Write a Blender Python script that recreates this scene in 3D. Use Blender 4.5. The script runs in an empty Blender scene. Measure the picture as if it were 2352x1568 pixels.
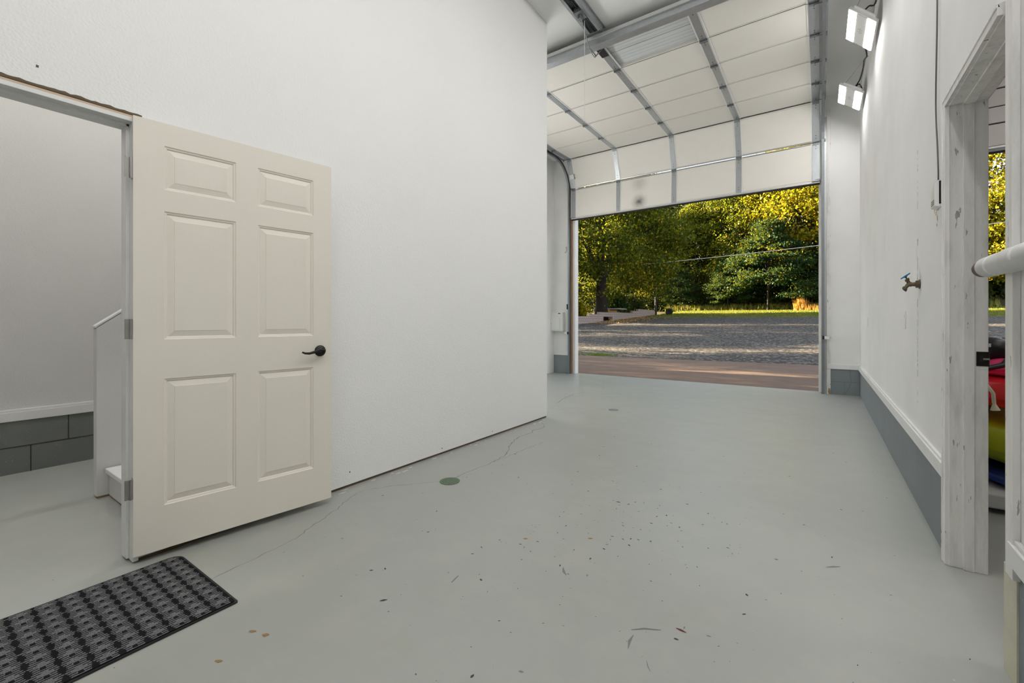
import bpy, bmesh, math, random
import numpy as np
from mathutils import Vector, Matrix

# ------------------------------------------------------------------ camera, sky, sun, exposure
scene = bpy.context.scene
COL = scene.collection
random.seed(7)
RNG = np.random.default_rng(11)
PI = math.pi
CAM_H = 1.12
YAW = math.radians(35.1526)

cam_data = bpy.data.cameras.new('camera')
cam_data.sensor_width = 36.0
cam_data.lens = 1004.0 / 2352.0 * 36.0
cam_data.shift_y = -(784 - 736.3) / 2352.0
cam_data.clip_start = 0.02
cam_data.clip_end = 500
cam = bpy.data.objects.new('camera', cam_data)
cam.location = (0, 0, CAM_H)
cam.rotation_euler = (PI / 2, 0, YAW)
COL.objects.link(cam)
scene.camera = cam

SUN_EL = math.radians(14)
SUN_DIR = Vector((-0.99, -0.12, 0)).normalized()          # horizontal direction towards the sun
SKY_STRENGTH = 0.54
SUN_STRENGTH = 52.0
LAMP_STRENGTH = 42.0
FILL_TUBE_STRENGTH = 29.0
ALCOVE_FILL_STRENGTH = 66.0
world = bpy.data.worlds.new('world')
scene.world = world
world.use_nodes = True
wn = world.node_tree
wn.nodes.clear()
sky = wn.nodes.new('ShaderNodeTexSky')
sky.sky_type = 'NISHITA'
sky.sun_disc = False
sky.sun_elevation = SUN_EL
sky.sun_rotation = math.atan2(SUN_DIR.x, SUN_DIR.y)
bg = wn.nodes.new('ShaderNodeBackground')
bg.inputs['Strength'].default_value = SKY_STRENGTH
wo = wn.nodes.new('ShaderNodeOutputWorld')
hs = wn.nodes.new('ShaderNodeHueSaturation')
hs.inputs['Saturation'].default_value = 0.42
wn.links.new(sky.outputs[0], hs.inputs['Color'])
wn.links.new(hs.outputs[0], bg.inputs[0])
wn.links.new(bg.outputs[0], wo.inputs[0])

sun_data = bpy.data.lights.new('sun', 'SUN')
sun_data.energy = SUN_STRENGTH
sun_data.color = (1.0, 0.80, 0.52)
sun_data.angle = math.radians(0.53)
sun = bpy.data.objects.new('sun', sun_data)
to_sun = Vector((SUN_DIR.x * math.cos(SUN_EL), SUN_DIR.y * math.cos(SUN_EL), math.sin(SUN_EL)))
sun.rotation_euler = to_sun.to_track_quat('Z', 'Y').to_euler()
sun.location = (0, 20, 30)
COL.objects.link(sun)

vs = scene.view_settings
vs.view_transform = 'Standard'
vs.look = 'None'
vs.exposure = 0.0
vs.gamma = 1.0
vs.use_curve_mapping = False
scene.cycles.use_denoising = True
scene.cycles.max_bounces = 7
scene.cycles.diffuse_bounces = 6
scene.cycles.glossy_bounces = 3
scene.cycles.transmission_bounces = 4
scene.cycles.caustics_reflective = False
scene.cycles.caustics_refractive = False
scene.cycles.sample_clamp_indirect = 5.0
scene.cycles.adaptive_threshold = 0.1
scene.cycles.adaptive_min_samples = 16
scene.cycles.use_light_tree = False

# ------------------------------------------------------------------ helpers
def tag(o, label=None, cat=None, group=None, kind=None):
    if label: o['label'] = label
    if cat: o['category'] = cat
    if group: o['group'] = group
    if kind: o['kind'] = kind
    return o


def empty(name, loc=(0, 0, 0), rotz=0.0):
    o = bpy.data.objects.new(name, None)
    o.empty_display_size = 0.1
    o.location = loc
    o.rotation_euler = (0, 0, rotz)
    COL.objects.link(o)
    return o


class MB:
    """collects shapes and links them as one mesh object"""
    def __init__(self):
        self.v = []; self.f = []; self.m = []; self.sm = []

    def add(self, verts, faces, mi=0, smooth=False):
        b = len(self.v)
        self.v += [tuple(p) for p in verts]
        for f in faces:
            self.f.append(tuple(b + i for i in f)); self.m.append(mi); self.sm.append(smooth)
        return self

    def box(self, x0, x1, y0, y1, z0, z1, mi=0, mat=None):
        c = [(x, y, z) for z in (z0, z1) for y in (y0, y1) for x in (x0, x1)]
        if mat is not None:
            c = [tuple(mat @ Vector(p)) for p in c]
        return self.add(c, [(0, 2, 3, 1), (4, 5, 7, 6), (0, 1, 5, 4), (2, 6, 7, 3), (0, 4, 6, 2), (1, 3, 7, 5)], mi)

    def quad(self, a, b, c, d, mi=0):
        return self.add([a, b, c, d], [(0, 1, 2, 3)], mi)

    def tube(self, pts, r, n=8, mi=0, caps=True, smooth=True):
        pts = [Vector(p) for p in pts]
        rs = r if isinstance(r, (list, tuple)) else [r] * len(pts)
        rings = []; prev = None
        for i, p in enumerate(pts):
            d = (pts[min(i + 1, len(pts) - 1)] - pts[max(i - 1, 0)]).normalized()
            if prev is None:
                a = Vector((0, 0, 1)) if abs(d.z) < 0.9 else Vector((1, 0, 0))
                u = d.cross(a).normalized()
            else:
                u = (prev - d * prev.dot(d)).normalized()
            w = d.cross(u); prev = u
            rings.append([p + (u * math.cos(2 * PI * k / n) + w * math.sin(2 * PI * k / n)) * rs[i] for k in range(n)])
        vs_ = [q for ring in rings for q in ring]
        fs = [(i * n + k, i * n + (k + 1) % n, (i + 1) * n + (k + 1) % n, (i + 1) * n + k)
              for i in range(len(pts) - 1) for k in range(n)]
        self.add(vs_, fs, mi, smooth)
        if caps:
            self.add(rings[0], [tuple(range(n))[::-1]], mi)
            self.add(rings[-1], [tuple(range(n))], mi)
        return self

    def lathe(self, prof, origin, axis, n=24, mi=0, smooth=True):
        """prof: (radius, height) along axis from origin"""
        ax = Vector(axis).normalized(); o = Vector(origin)
        a = Vector((0, 0, 1)) if abs(ax.z) < 0.9 else Vector((1, 0, 0))
        u = ax.cross(a).normalized(); w = ax.cross(u)
        vs_ = [o + ax * h + (u * math.cos(2 * PI * k / n) + w * math.sin(2 * PI * k / n)) * r for r, h in prof for k in range(n)]
        fs = [(i * n + k, i * n + (k + 1) % n, (i + 1) * n + (k + 1) % n, (i + 1) * n + k)
              for i in range(len(prof) - 1) for k in range(n)]
        return self.add(vs_, fs, mi, smooth)

    def ribbon(self, pts, w, z, mi=0, rnd=0.0):
        """flat strip on a horizontal surface"""
        n = len(pts); L = []; R = []
        for i, (x, y) in enumerate(pts):
            a = pts[max(i - 1, 0)]; b = pts[min(i + 1, n - 1)]
            dx, dy = b[0] - a[0], b[1] - a[1]; l = math.hypot(dx, dy) or 1
            ww = w * (1 + rnd * (random.random() - .5)) * (0.35 if i in (0, n - 1) else 1)
            L.append((x - dy / l * ww / 2, y + dx / l * ww / 2, z)); R.append((x + dy / l * ww / 2, y - dx / l * ww / 2, z))
        fs = [(i, n + i, n + i + 1, i + 1) for i in range(n - 1)]
        return self.add(L + R, fs, mi)

    def build(self, name, mats, parent=None, bevel=0.0, seg=2, link=True):
        me = bpy.data.meshes.new(name)
        me.from_pydata(self.v, [], self.f)
        for m in (mats if isinstance(mats, (list, tuple)) else [mats]):
            me.materials.append(m)
        me.polygons.foreach_set('material_index', self.m)
        me.polygons.foreach_set('use_smooth', self.sm)
        me.update()
        bm = bmesh.new(); bm.from_mesh(me)
        if bevel:
            bmesh.ops.remove_doubles(bm, verts=bm.verts, dist=1e-5)
        bmesh.ops.recalc_face_normals(bm, faces=bm.faces)
        bm.to_mesh(me); bm.free()
        o = bpy.data.objects.new(name, me)
        if link: COL.objects.link(o)
        if parent is not None: o.parent = parent
        if bevel:
            b = o.modifiers.new('bevel', 'BEVEL'); b.width = bevel; b.segments = seg; b.limit_method = 'ANGLE'
        return o


def subdivide_poly(pts, step=0.05, jit=0.006):
    out = []
    for a, b in zip(pts[:-1], pts[1:]):
        l = math.dist(a, b); k = max(1, int(l / step))
        for i in range(k):
            t = i / k
            out.append((a[0] + (b[0] - a[0]) * t + random.uniform(-jit, jit), a[1] + (b[1] - a[1]) * t + random.uniform(-jit, jit)))
    out.append(pts[-1])
    return out


# ------------------------------------------------------------------ materials
class NT:
    def __init__(self, name):
        self.mat = bpy.data.materials.new(name); self.mat.use_nodes = True
        self.t = self.mat.node_tree; self.t.nodes.clear()
        self.out = self.n('ShaderNodeOutputMaterial')

    def n(self, typ, **kw):
        nd = self.t.nodes.new(typ)
        for k, v in kw.items():
            if k.startswith('_'): continue
            setattr(nd, k, v)
        return nd

    def l(self, a, b): self.t.links.new(a, b)

    def val(self, nd, idx, v):
        if hasattr(v, 'is_output') or isinstance(v, bpy.types.NodeSocket): self.l(v, nd.inputs[idx])
        else: nd.inputs[idx].default_value = v

    def math(self, op, a, b=0.0, c=0.0, clamp=False):
        nd = self.n('ShaderNodeMath', operation=op); nd.use_clamp = clamp
        self.val(nd, 0, a); self.val(nd, 1, b)
        if op in ('MULTIPLY_ADD', 'COMPARE', 'SMOOTH_MIN'): self.val(nd, 2, c)
        return nd.outputs[0]

    def coord(self, which='Object'): return self.n('ShaderNodeTexCoord').outputs[which]

    def noise(self, vec, scale, detail=3.0, rough=0.5):
        nd = self.n('ShaderNodeTexNoise'); self.l(vec, nd.inputs['Vector'])
        nd.inputs['Scale'].default_value = scale; nd.inputs['Detail'].default_value = detail
        nd.inputs['Roughness'].default_value = rough
        return nd.outputs['Fac']

    def voro(self, vec, scale, out='Distance'):
        nd = self.n('ShaderNodeTexVoronoi'); self.l(vec, nd.inputs['Vector']); nd.inputs['Scale'].default_value = scale
        return nd.outputs[out]

    def mapping(self, vec, scale=(1, 1, 1), loc=(0, 0, 0), rot=(0, 0, 0)):
        nd = self.n('ShaderNodeMapping'); self.l(vec, nd.inputs['Vector'])
        nd.inputs['Scale'].default_value = scale; nd.inputs['Location'].default_value = loc; nd.inputs['Rotation'].default_value = rot
        return nd.outputs[0]

    def ramp(self, fac, stops):
        nd = self.n('ShaderNodeValToRGB'); self.l(fac, nd.inputs[0])
        el = nd.color_ramp.elements
        while len(el) < len(stops): el.new(0.5)
        for e, (p, c) in zip(el, stops):
            e.position = p; e.color = (*c, 1) if len(c) == 3 else c
        return nd.outputs['Color']

    def mix(self, fac, a, b, blend='MIX'):
        nd = self.n('ShaderNodeMix', data_type='RGBA', blend_type=blend)
        self.val(nd, 0, fac)
        for i, v in ((6, a), (7, b)):
            if isinstance(v, bpy.types.NodeSocket): self.l(v, nd.inputs[i])
            else: nd.inputs[i].default_value = (*v, 1)
        return nd.outputs[2]

    def bump(self, h, strength, dist):
        nd = self.n('ShaderNodeBump'); self.l(h, nd.inputs['Height'])
        nd.inputs['Strength'].default_value = strength; nd.inputs['Distance'].default_value = dist
        return nd.outputs[0]

    def principled(self, color, rough=0.5, metal=0.0, normal=None, spec=0.5):
        nd = self.n('ShaderNodeBsdfPrincipled')
        if isinstance(color, bpy.types.NodeSocket): self.l(color, nd.inputs['Base Color'])
        else: nd.inputs['Base Color'].default_value = (*color, 1)
        self.val(nd, 'Roughness', rough); self.val(nd, 'Metallic', metal)
        nd.inputs['Specular IOR Level'].default_value = spec
        if normal is not None: self.l(normal, nd.inputs['Normal'])
        self.l(nd.outputs[0], self.out.inputs[0])
        return nd


def paint(name, col, rough=0.5, bscale=0, bstr=0.2, bdist=0.002, dirt=0.0, dscale=3.0, dcol=None, metal=0.0, spec=0.4):
    t = NT(name); c = t.coord()
    color = t.mix(0, col, col)
    if dirt:
        f = t.math('MULTIPLY', t.math('SUBTRACT', t.noise(c, dscale, 5), 0.42, clamp=True), dirt * 4, clamp=True)
        color = t.mix(f, col, dcol or tuple(x * 0.72 for x in col))
    nrm = t.bump(t.noise(c, bscale, 2), bstr, bdist) if bscale else None
    t.principled(color, rough, metal, nrm, spec)
    return t.mat


M = {}
M['wall'] = paint('wall_paint', (0.86, 0.86, 0.855), 0.62, 95, 0.6, 0.005, 0.05, 1.3)
M['wall_side'] = paint('side_wall_paint', (0.80, 0.80, 0.79), 0.8, 60, 0.10, 0.002, 0.18, 2.2, spec=0.2)
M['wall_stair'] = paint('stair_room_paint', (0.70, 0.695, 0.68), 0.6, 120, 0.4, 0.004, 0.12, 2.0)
M['ceiling'] = paint('ceiling_paint', (0.86, 0.86, 0.855), 0.7)
M['trim'] = paint('trim_paint', (0.79, 0.79, 0.785), 0.4, dirt=0.12, dscale=9)
M['door'] = None
M['white_plastic'] = paint('white_plastic', (0.78, 0.78, 0.77), 0.35)
M['cream_metal'] = paint('cream_metal', (0.74, 0.74, 0.71), 0.4)
M['black_plastic'] = paint('black_plastic', (0.012, 0.012, 0.013), 0.4)
M['bronze'] = paint('oil_rubbed_bronze', (0.018, 0.016, 0.014), 0.32, metal=0.4)
M['nickel'] = paint('worn_nickel', (0.36, 0.35, 0.33), 0.42, metal=0.8, dirt=0.3, dscale=30)
M['galv'] = paint('galvanized_steel', (0.46, 0.485, 0.50), 0.38, metal=0.75, dirt=0.25, dscale=25)
M['galv_dark'] = paint('dark_galvanized_steel', (0.24, 0.255, 0.27), 0.45, metal=0.7, dirt=0.2, dscale=18)
M['alu'] = paint('aluminium', (0.62, 0.62, 0.61), 0.35, metal=0.7, dirt=0.2, dscale=20)
M['rubber'] = paint('rubber', (0.02, 0.018, 0.017), 0.7)
M['panel'] = paint('insulation_panel_face', (0.745, 0.722, 0.672), 0.5, 0, dirt=0.05, dscale=6)
M['panel_pale'] = paint('pale_door_panel', (0.86, 0.83, 0.80), 0.5, 0, dirt=0.1, dscale=5)
M['flange'] = paint('white_flange', (0.80, 0.80, 0.79), 0.45)
M['skin'] = paint('door_skin', (0.60, 0.62, 0.63), 0.4)
M['brass'] = paint('weathered_brass', (0.15, 0.115, 0.075), 0.5, metal=0.55, dirt=0.4, dscale=60)
M['blue'] = paint('blue_handle', (0.015, 0.15, 0.30), 0.4)
M['wood'] = paint('bare_wood', (0.30, 0.18, 0.10), 0.7, dirt=0.4, dscale=12)
M['pale_wood'] = paint('pale_wood', (0.60, 0.46, 0.34), 0.7)
M['brown_gap'] = paint('raw_edge', (0.13, 0.095, 0.06), 0.9)
M['pipe_wrap'] = paint('pipe_wrap', (0.62, 0.62, 0.61), 0.6, 25, 0.3, 0.004, 0.3, 14)
M['cord'] = paint('black_cord', (0.03, 0.03, 0.032), 0.5)
M['grey_cord'] = paint('grey_cord', (0.10, 0.10, 0.10), 0.5)
M['wire'] = paint('thin_wire', (0.30, 0.30, 0.30), 0.4, metal=0.5)
M['string'] = paint('white_string', (0.75, 0.75, 0.74), 0.6)
M['stain_dark'] = paint('dark_mark', (0.05, 0.05, 0.05), 0.7)
M['stain_grey'] = paint('grey_mark', (0.20, 0.20, 0.195), 0.6)
M['stain_rust'] = paint('rust_mark', (0.30, 0.19, 0.08), 0.7)
M['stain_red'] = paint('red_chip', (0.12, 0.015, 0.015), 0.6)
M['stain_white'] = paint('white_fleck', (0.80, 0.81, 0.81), 0.5)
M['stain_orange'] = paint('orange_drip', (0.66, 0.47, 0.22), 0.5)
M['rust'] = paint('rusty_pipe', (0.12, 0.085, 0.062), 0.7)
M['smudge'] = paint('grey_smudge', (0.50, 0.50, 0.49), 0.6)
M['crack'] = paint('floor_crack', (0.15, 0.15, 0.145), 0.8)
M['kayak_red'] = paint('red_kayak_plastic', (0.75, 0.014, 0.02), 0.25)
M['kayak_pink'] = paint('pink_kayak_plastic', (0.88, 0.07, 0.22), 0.25)
M['kayak_lime'] = paint('lime_kayak_plastic', (0.50, 0.56, 0.02), 0.3)
M['kayak_blue'] = paint('blue_kayak_plastic', (0.02, 0.05, 0.26), 0.3)
M['foam'] = paint('white_foam', (0.66, 0.66, 0.65), 0.7)
M['rope'] = paint('pale_rope', (0.62, 0.56, 0.44), 0.8)
M['bark'] = paint('dark_bark', (0.020, 0.015, 0.012), 0.9, 8, 0.8, 0.05, 0.5, 4)
M['post'] = paint('grey_post_wood', (0.028, 0.026, 0.028), 0.9)
M['tan'] = paint('tan_boards', (0.50, 0.30, 0.13), 0.8)
M['tin'] = paint('tin_roof', (0.30, 0.30, 0.30), 0.6)


def mat_door():
    t = NT('door_paint'); c = t.coord()
    g = t.noise(t.mapping(c, (60, 60, 2.2)), 5, 3)
    col = t.mix(t.math('MULTIPLY', t.math('SUBTRACT', t.noise(c, 3, 4), 0.5, clamp=True), 0.6), (0.79, 0.752, 0.672), (0.76, 0.695, 0.63))
    t.principled(col, 0.42, 0, t.bump(g, 0.14, 0.0018), 0.4)
    return t.mat


def mat_floor():
    t = NT('painted_concrete'); c = t.coord()
    big = t.noise(c, 0.7, 4); med = t.noise(c, 4.5, 5, 0.6); streak = t.noise(t.mapping(c, (1.2, 6, 1), rot=(0, 0, 0.6)), 2.0, 5, 0.65)
    col = t.mix(big, (0.335, 0.355, 0.335), (0.375, 0.385, 0.355))
    col = t.mix(t.math('MULTIPLY', t.math('SUBTRACT', med, 0.48, clamp=True), 1.8, clamp=True), col, (0.42, 0.41, 0.37))
    col = t.mix(t.math('MULTIPLY', t.math('SUBTRACT', streak, 0.57, clamp=True), 0.9, clamp=True), col, (0.31, 0.335, 0.315))
    st_ = t.math('MULTIPLY', t.math('SUBTRACT', t.noise(t.mapping(c, loc=(4.2, 1.7, 0)), 1.9, 6, 0.7), 0.60, clamp=True), 3.0, clamp=True)
    col = t.mix(st_, col, (0.33, 0.315, 0.23))
    # dark flecks
    for sc, th, keep, cc in ((26, 0.085, 0.70, (0.09, 0.09, 0.088)), (9, 0.045, 0.66, (0.07, 0.068, 0.06)), (14, 0.06, 0.92, (0.62, 0.63, 0.62))):
        wob = t.n('ShaderNodeVectorMath', operation='MULTIPLY_ADD')
        nz = t.n('ShaderNodeTexNoise'); t.l(c, nz.inputs['Vector']); nz.inputs['Scale'].default_value = 45
        t.l(nz.outputs['Color'], wob.inputs[0]); wob.inputs[1].default_value = (0.02, 0.02, 0); t.l(c, wob.inputs[2])
        v = t.n('ShaderNodeTexVoronoi'); t.l(wob.outputs[0], v.inputs['Vector']); v.inputs['Scale'].default_value = sc
        sep = t.n('ShaderNodeSeparateColor'); t.l(v.outputs['Color'], sep.inputs[0])
        rad = t.math('MULTIPLY', sep.outputs[1], th)
        dot = t.math('LESS_THAN', v.outputs['Distance'], rad)
        pick = t.math('GREATER_THAN', sep.outputs[0], keep)
        zone = t.math('GREATER_THAN', t.noise(c, 0.9, 2), 0.44)
        col = t.mix(t.math('MULTIPLY', t.math('MULTIPLY', dot, pick), zone), col, cc)
    rough = t.math('MULTIPLY_ADD', t.noise(c, 2.2, 5, 0.6), 0.22, 0.285)
    p = t.principled(col, rough, 0, t.bump(t.noise(c, 55, 3), 0.10, 0.0015), 0.6)
    p.inputs['Coat Weight'].default_value = 0.2; p.inputs['Coat Roughness'].default_value = 0.29
    return t.mat


def mat_block(name, base, dark):
    t = NT(name); c = t.coord()
    pits = t.noise(c, 160, 3, 0.7)
    col = t.mix(t.noise(c, 2.5, 4), base, dark)
    fl = t.math('GREATER_THAN', t.noise(c, 70, 2), 0.73)
    col = t.mix(t.math('MULTIPLY', fl, 0.6), col, (0.42, 0.43, 0.42))
    t.principled(col, 0.6, 0, t.bump(pits, 0.45, 0.004), 0.3)
    return t.mat


def mat_jamb():
    t = NT('worn_jamb_paint'); c = t.coord()
    col = t.mix(t.math('MULTIPLY', t.math('SUBTRACT', t.noise(t.mapping(c, (7, 7, 1.2)), 3, 6, 0.65), 0.46, clamp=True), 2.6, clamp=True), (0.82, 0.81, 0.79), (0.55, 0.54, 0.52))
    sep = t.n('ShaderNodeSeparateXYZ'); t.l(c, sep.inputs[0])
    low = t.math('MULTIPLY', t.math('SUBTRACT', 0.26, sep.outputs[2], clamp=True), 0.9)
    chip = t.math('GREATER_THAN', t.math('ADD', t.noise(c, 11, 3), low), 0.745)
    col = t.mix(chip, col, (0.36, 0.26, 0.15))
    nick = t.math('GREATER_THAN', t.noise(t.mapping(c, (5, 5, 1), loc=(3, 1, 4)), 8, 4, 0.6), 0.68)
    col = t.mix(nick, col, (0.40, 0.39, 0.375))
    t.principled(col, 0.5, 0, t.bump(t.noise(t.mapping(c, (20, 20, 2)), 4, 3), 0.2, 0.002), 0.3)
    return t.mat


def mat_mat():
    t = NT('mat_weave'); c = t.coord()
    sep = t.n('ShaderNodeSeparateXYZ'); t.l(c, sep.inputs[0])
    x = t.math('ADD', sep.outputs[0], 5.0); y = t.math('ADD', sep.outputs[1], 5.0)
    pitch, P, Q = 0.0118, 0.067, 0.059
    rowi = t.math('DIVIDE', x, pitch)
    rowf = t.math('FRACT', rowi)
    rowx = t.math('MULTIPLY', t.math('FLOOR', rowi), pitch)
    ta = t.math('MULTIPLY', t.math('ABSOLUTE', t.math('SUBTRACT', t.math('FRACT', t.math('DIVIDE', rowx, Q)), 0.5)), 2.0)
    tb = t.math('MULTIPLY', t.math('ABSOLUTE', t.math('SUBTRACT', t.math('FRACT', t.math('DIVIDE', y, P)), 0.5)), 2.0)
    jit = t.math('MULTIPLY', t.math('SUBTRACT', t.noise(c, 160, 2), 0.5), 0.42)
    wid = t.math('ADD', t.math('MULTIPLY_ADD', ta, 0.32, 0.64), jit)
    inside = t.math('LESS_THAN', tb, wid)
    core = t.math('LESS_THAN', tb, t.math('MULTIPLY', t.math('SUBTRACT', ta, 0.25), 0.75))
    line = t.math('LESS_THAN', rowf, 0.56)
    light = t.math('MULTIPLY', inside, t.math('MAXIMUM', line, core))
    tal = t.math('MULTIPLY', t.math('ABSOLUTE', t.math('SUBTRACT', t.math('FRACT', t.math('DIVIDE', x, Q)), 0.5)), 2.0)
    dot = t.math('MULTIPLY', t.math('LESS_THAN', tb, 0.20), t.math('LESS_THAN', tal, 0.30))
    light = t.math('MULTIPLY', light, t.math('SUBTRACT', 1.0, dot))
    speck = t.noise(c, 420, 2, 0.7)
    lc = t.ramp(speck, [(0.35, (0.055, 0.055, 0.06)), (0.65, (0.24, 0.24, 0.25))])
    col = t.mix(light, (0.012, 0.012, 0.014), lc)
    t.principled(col, 0.95, 0, t.bump(speck, 0.6, 0.003), 0.1)
    return t.mat


def mat_soot():
    t = NT('sooty_panel_face'); c = t.coord()
    col = t.mix(0, (0.745, 0.722, 0.672), (0.745, 0.722, 0.672))
    for (px, pz, r, s) in ((-2.839, 3.409, 0.20, 1.0), (-2.839, 3.409, 0.075, 0.9), (-2.839, 3.76, 0.24, 0.42)):
        d = t.n('ShaderNodeVectorMath', operation='DISTANCE'); t.l(c, d.inputs[0]); d.inputs[1].default_value = (px, 8.25, pz)
        k = t.math('SUBTRACT', 1.0, t.math('DIVIDE', d.outputs['Value'], r), clamp=True)
        k = t.math('MULTIPLY', t.math('POWER', k, 1.6), t.math('MULTIPLY_ADD', t.noise(c, 14, 4), 0.9, 0.5), clamp=True)
        col = t.mix(t.math('MULTIPLY', k, s), col, (0.03, 0.028, 0.025))
    t.principled(col, 0.5, 0, None, 0.4)
    return t.mat


def mat_ground(name, stops, scale, bumpd, rough=0.95, bscale=None, extra=None):
    t = NT(name); c = t.coord()
    col = t.ramp(t.noise(c, scale, 6, 0.7), stops)
    if extra: col = extra(t, c, col)
    t.principled(col, rough, 0, t.bump(t.noise(c, bscale or scale * 3, 4, 0.7), 0.9, bumpd), 0.2)
    return t.mat


def mat_leaf(name, stops, trans=0.45, gloss=0.5):
    t = NT(name)
    g = t.n('ShaderNodeNewGeometry')
    col = t.ramp(g.outputs['Random Per Island'], stops)
    p = t.n('ShaderNodeBsdfPrincipled'); t.l(col, p.inputs['Base Color'])
    p.inputs['Roughness'].default_value = gloss; p.inputs['Specular IOR Level'].default_value = 0.15
    tr = t.n('ShaderNodeBsdfTranslucent')
    c2 = t.mix(0.6, col, (1.0, 0.95, 0.25), 'MULTIPLY'); t.l(t.mix(0.35, c2, (0.42, 0.42, 0.02)), tr.inputs[0])
    mx = t.n('ShaderNodeMixShader'); mx.inputs[0].default_value = trans
    t.l(p.outputs[0], mx.inputs[1]); t.l(tr.outputs[0], mx.inputs[2]); t.l(mx.outputs[0], t.out.inputs[0])
    return t.mat


def mat_emit(name, col, strength):
    t = NT(name); e = t.n('ShaderNodeEmission'); e.inputs[0].default_value = (*col, 1); e.inputs[1].default_value = strength
    t.l(e.outputs[0], t.out.inputs[0]); return t.mat


def mat_blockwall():
    t = NT('split_block'); c = t.coord()
    b = t.n('ShaderNodeTexBrick'); sp_ = t.n('ShaderNodeSeparateXYZ'); t.l(c, sp_.inputs[0])
    cb_ = t.n('ShaderNodeCombineXYZ'); t.l(sp_.outputs[1], cb_.inputs[0]); t.l(t.math('ADD', sp_.outputs[2], 0.11), cb_.inputs[1]); t.l(cb_.outputs[0], b.inputs['Vector'])
    b.inputs['Color1'].default_value = (0.34, 0.265, 0.245, 1); b.inputs['Color2'].default_value = (0.38, 0.30, 0.28, 1)
    b.inputs['Mortar'].default_value = (0.22, 0.17, 0.155, 1)
    b.inputs['Scale'].default_value = 1.0; b.inputs['Brick Width'].default_value = 0.4; b.inputs['Row Height'].default_value = 0.2
    b.inputs['Mortar Size'].default_value = 0.02
    t.principled(b.outputs['Color'], 0.9, 0, None, 0.2)
    return t.mat


M['door'] = mat_door()
M['floor'] = mat_floor()
M['block'] = mat_block('grey_block_paint', (0.255, 0.285, 0.30), (0.20, 0.225, 0.24))
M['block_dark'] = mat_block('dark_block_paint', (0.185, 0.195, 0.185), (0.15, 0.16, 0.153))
M['cream_block'] = paint('cream_block_edge', (0.62, 0.60, 0.48), 0.6, 90, 0.3, 0.003, 0.4, 8)
M['jamb'] = mat_jamb()
M['mat'] = mat_mat()
M['soot'] = mat_soot()


def concrete_extra(t, c, col):
    s = t.noise(t.mapping(c, (0.5, 1.6, 1)), 1.5, 5, 0.6)
    return t.mix(t.math('MULTIPLY', t.math('SUBTRACT', s, 0.5, clamp=True), 1.6, clamp=True), col, (0.105, 0.073, 0.054))


M['apron'] = mat_ground('apron_concrete', [(0.3, (0.165, 0.115, 0.088)), (0.7, (0.215, 0.155, 0.12))], 3.0, 0.004, 0.85, 40, concrete_extra)


def gravel_extra(t, c, col):
    v = t.n('ShaderNodeTexVoronoi'); t.l(c, v.inputs['Vector']); v.inputs['Scale'].default_value = 14
    sep = t.n('ShaderNodeSeparateColor'); t.l(v.outputs['Color'], sep.inputs[0])
    col = t.mix(0.65, col, t.ramp(sep.outputs[0], [(0.0, (0.018, 0.017, 0.016)), (0.6, (0.078, 0.073, 0.068)), (1.0, (0.33, 0.305, 0.28))]))
    return col


M['gravel'] = mat_ground('gravel', [(0.3, (0.072, 0.067, 0.062)), (0.7, (0.115, 0.107, 0.098))], 0.5, 0.05, 0.95, 16, gravel_extra)
M['lawn'] = mat_ground('lawn', [(0.3, (0.10, 0.125, 0.02)), (0.7, (0.17, 0.185, 0.035))], 1.2, 0.06, 0.95, 12)
M['forest_floor'] = mat_ground('forest_floor', [(0.3, (0.05, 0.045, 0.02)), (0.7, (0.12, 0.10, 0.04))], 1.0, 0.05)
M['blockwall'] = mat_blockwall()
M['leaf_mid'] = mat_leaf('leaf_mid', [(0.0, (0.008, 0.024, 0.004)), (0.45, (0.026, 0.058, 0.006)), (0.75, (0.13, 0.165, 0.012)), (0.96, (0.32, 0.29, 0.02)), (1.0, (0.5, 0.28, 0.05))])
M['leaf_gold'] = mat_leaf('leaf_gold', [(0.0, (0.03, 0.05, 0.006)), (0.3, (0.14, 0.15, 0.008)), (0.8, (0.36, 0.31, 0.012)), (1.0, (0.60, 0.33, 0.03))])
M['leaf_teal'] = mat_leaf('leaf_teal', [(0.0, (0.005, 0.024, 0.013)), (0.6, (0.011, 0.043, 0.019)), (1.0, (0.03, 0.078, 0.018))], 0.3)  # greens darkened: shade on the small trees is put into the colour
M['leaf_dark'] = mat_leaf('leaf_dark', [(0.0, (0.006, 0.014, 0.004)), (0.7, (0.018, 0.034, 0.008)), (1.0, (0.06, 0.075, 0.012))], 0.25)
M['leaf_fallen'] = mat_leaf('leaf_fallen', [(0.0, (0.30, 0.14, 0.05)), (1.0, (0.50, 0.30, 0.12))], 0.1)
M['straw'] = mat_leaf('straw', [(0.0, (0.42, 0.18, 0.03)), (1.0, (0.58, 0.33, 0.11))], 0.4)
M['weed'] = mat_leaf('weed', [(0.0, (0.12, 0.16, 0.03)), (0.6, (0.30, 0.30, 0.06)), (1.0, (0.40, 0.34, 0.16))], 0.4)
M['fill_tube'] = mat_emit('fill_diffuser', (1.0, 0.97, 0.92), 56.0)  # glow of the strips added in the stair room and next bay
M['tube'] = mat_emit('fill_strip_diffuser', (1.0, 0.985, 0.96), FILL_TUBE_STRENGTH)  # glow of the strips added over the main bay
M['lamp_alcove_fill'] = mat_emit('led_strip_fill', (1.0, 0.985, 0.955), ALCOVE_FILL_STRENGTH)  # stronger glow for the added alcove panels
M['lamp'] = mat_emit('led_strip', (1.0, 0.985, 0.955), LAMP_STRENGTH)

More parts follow.
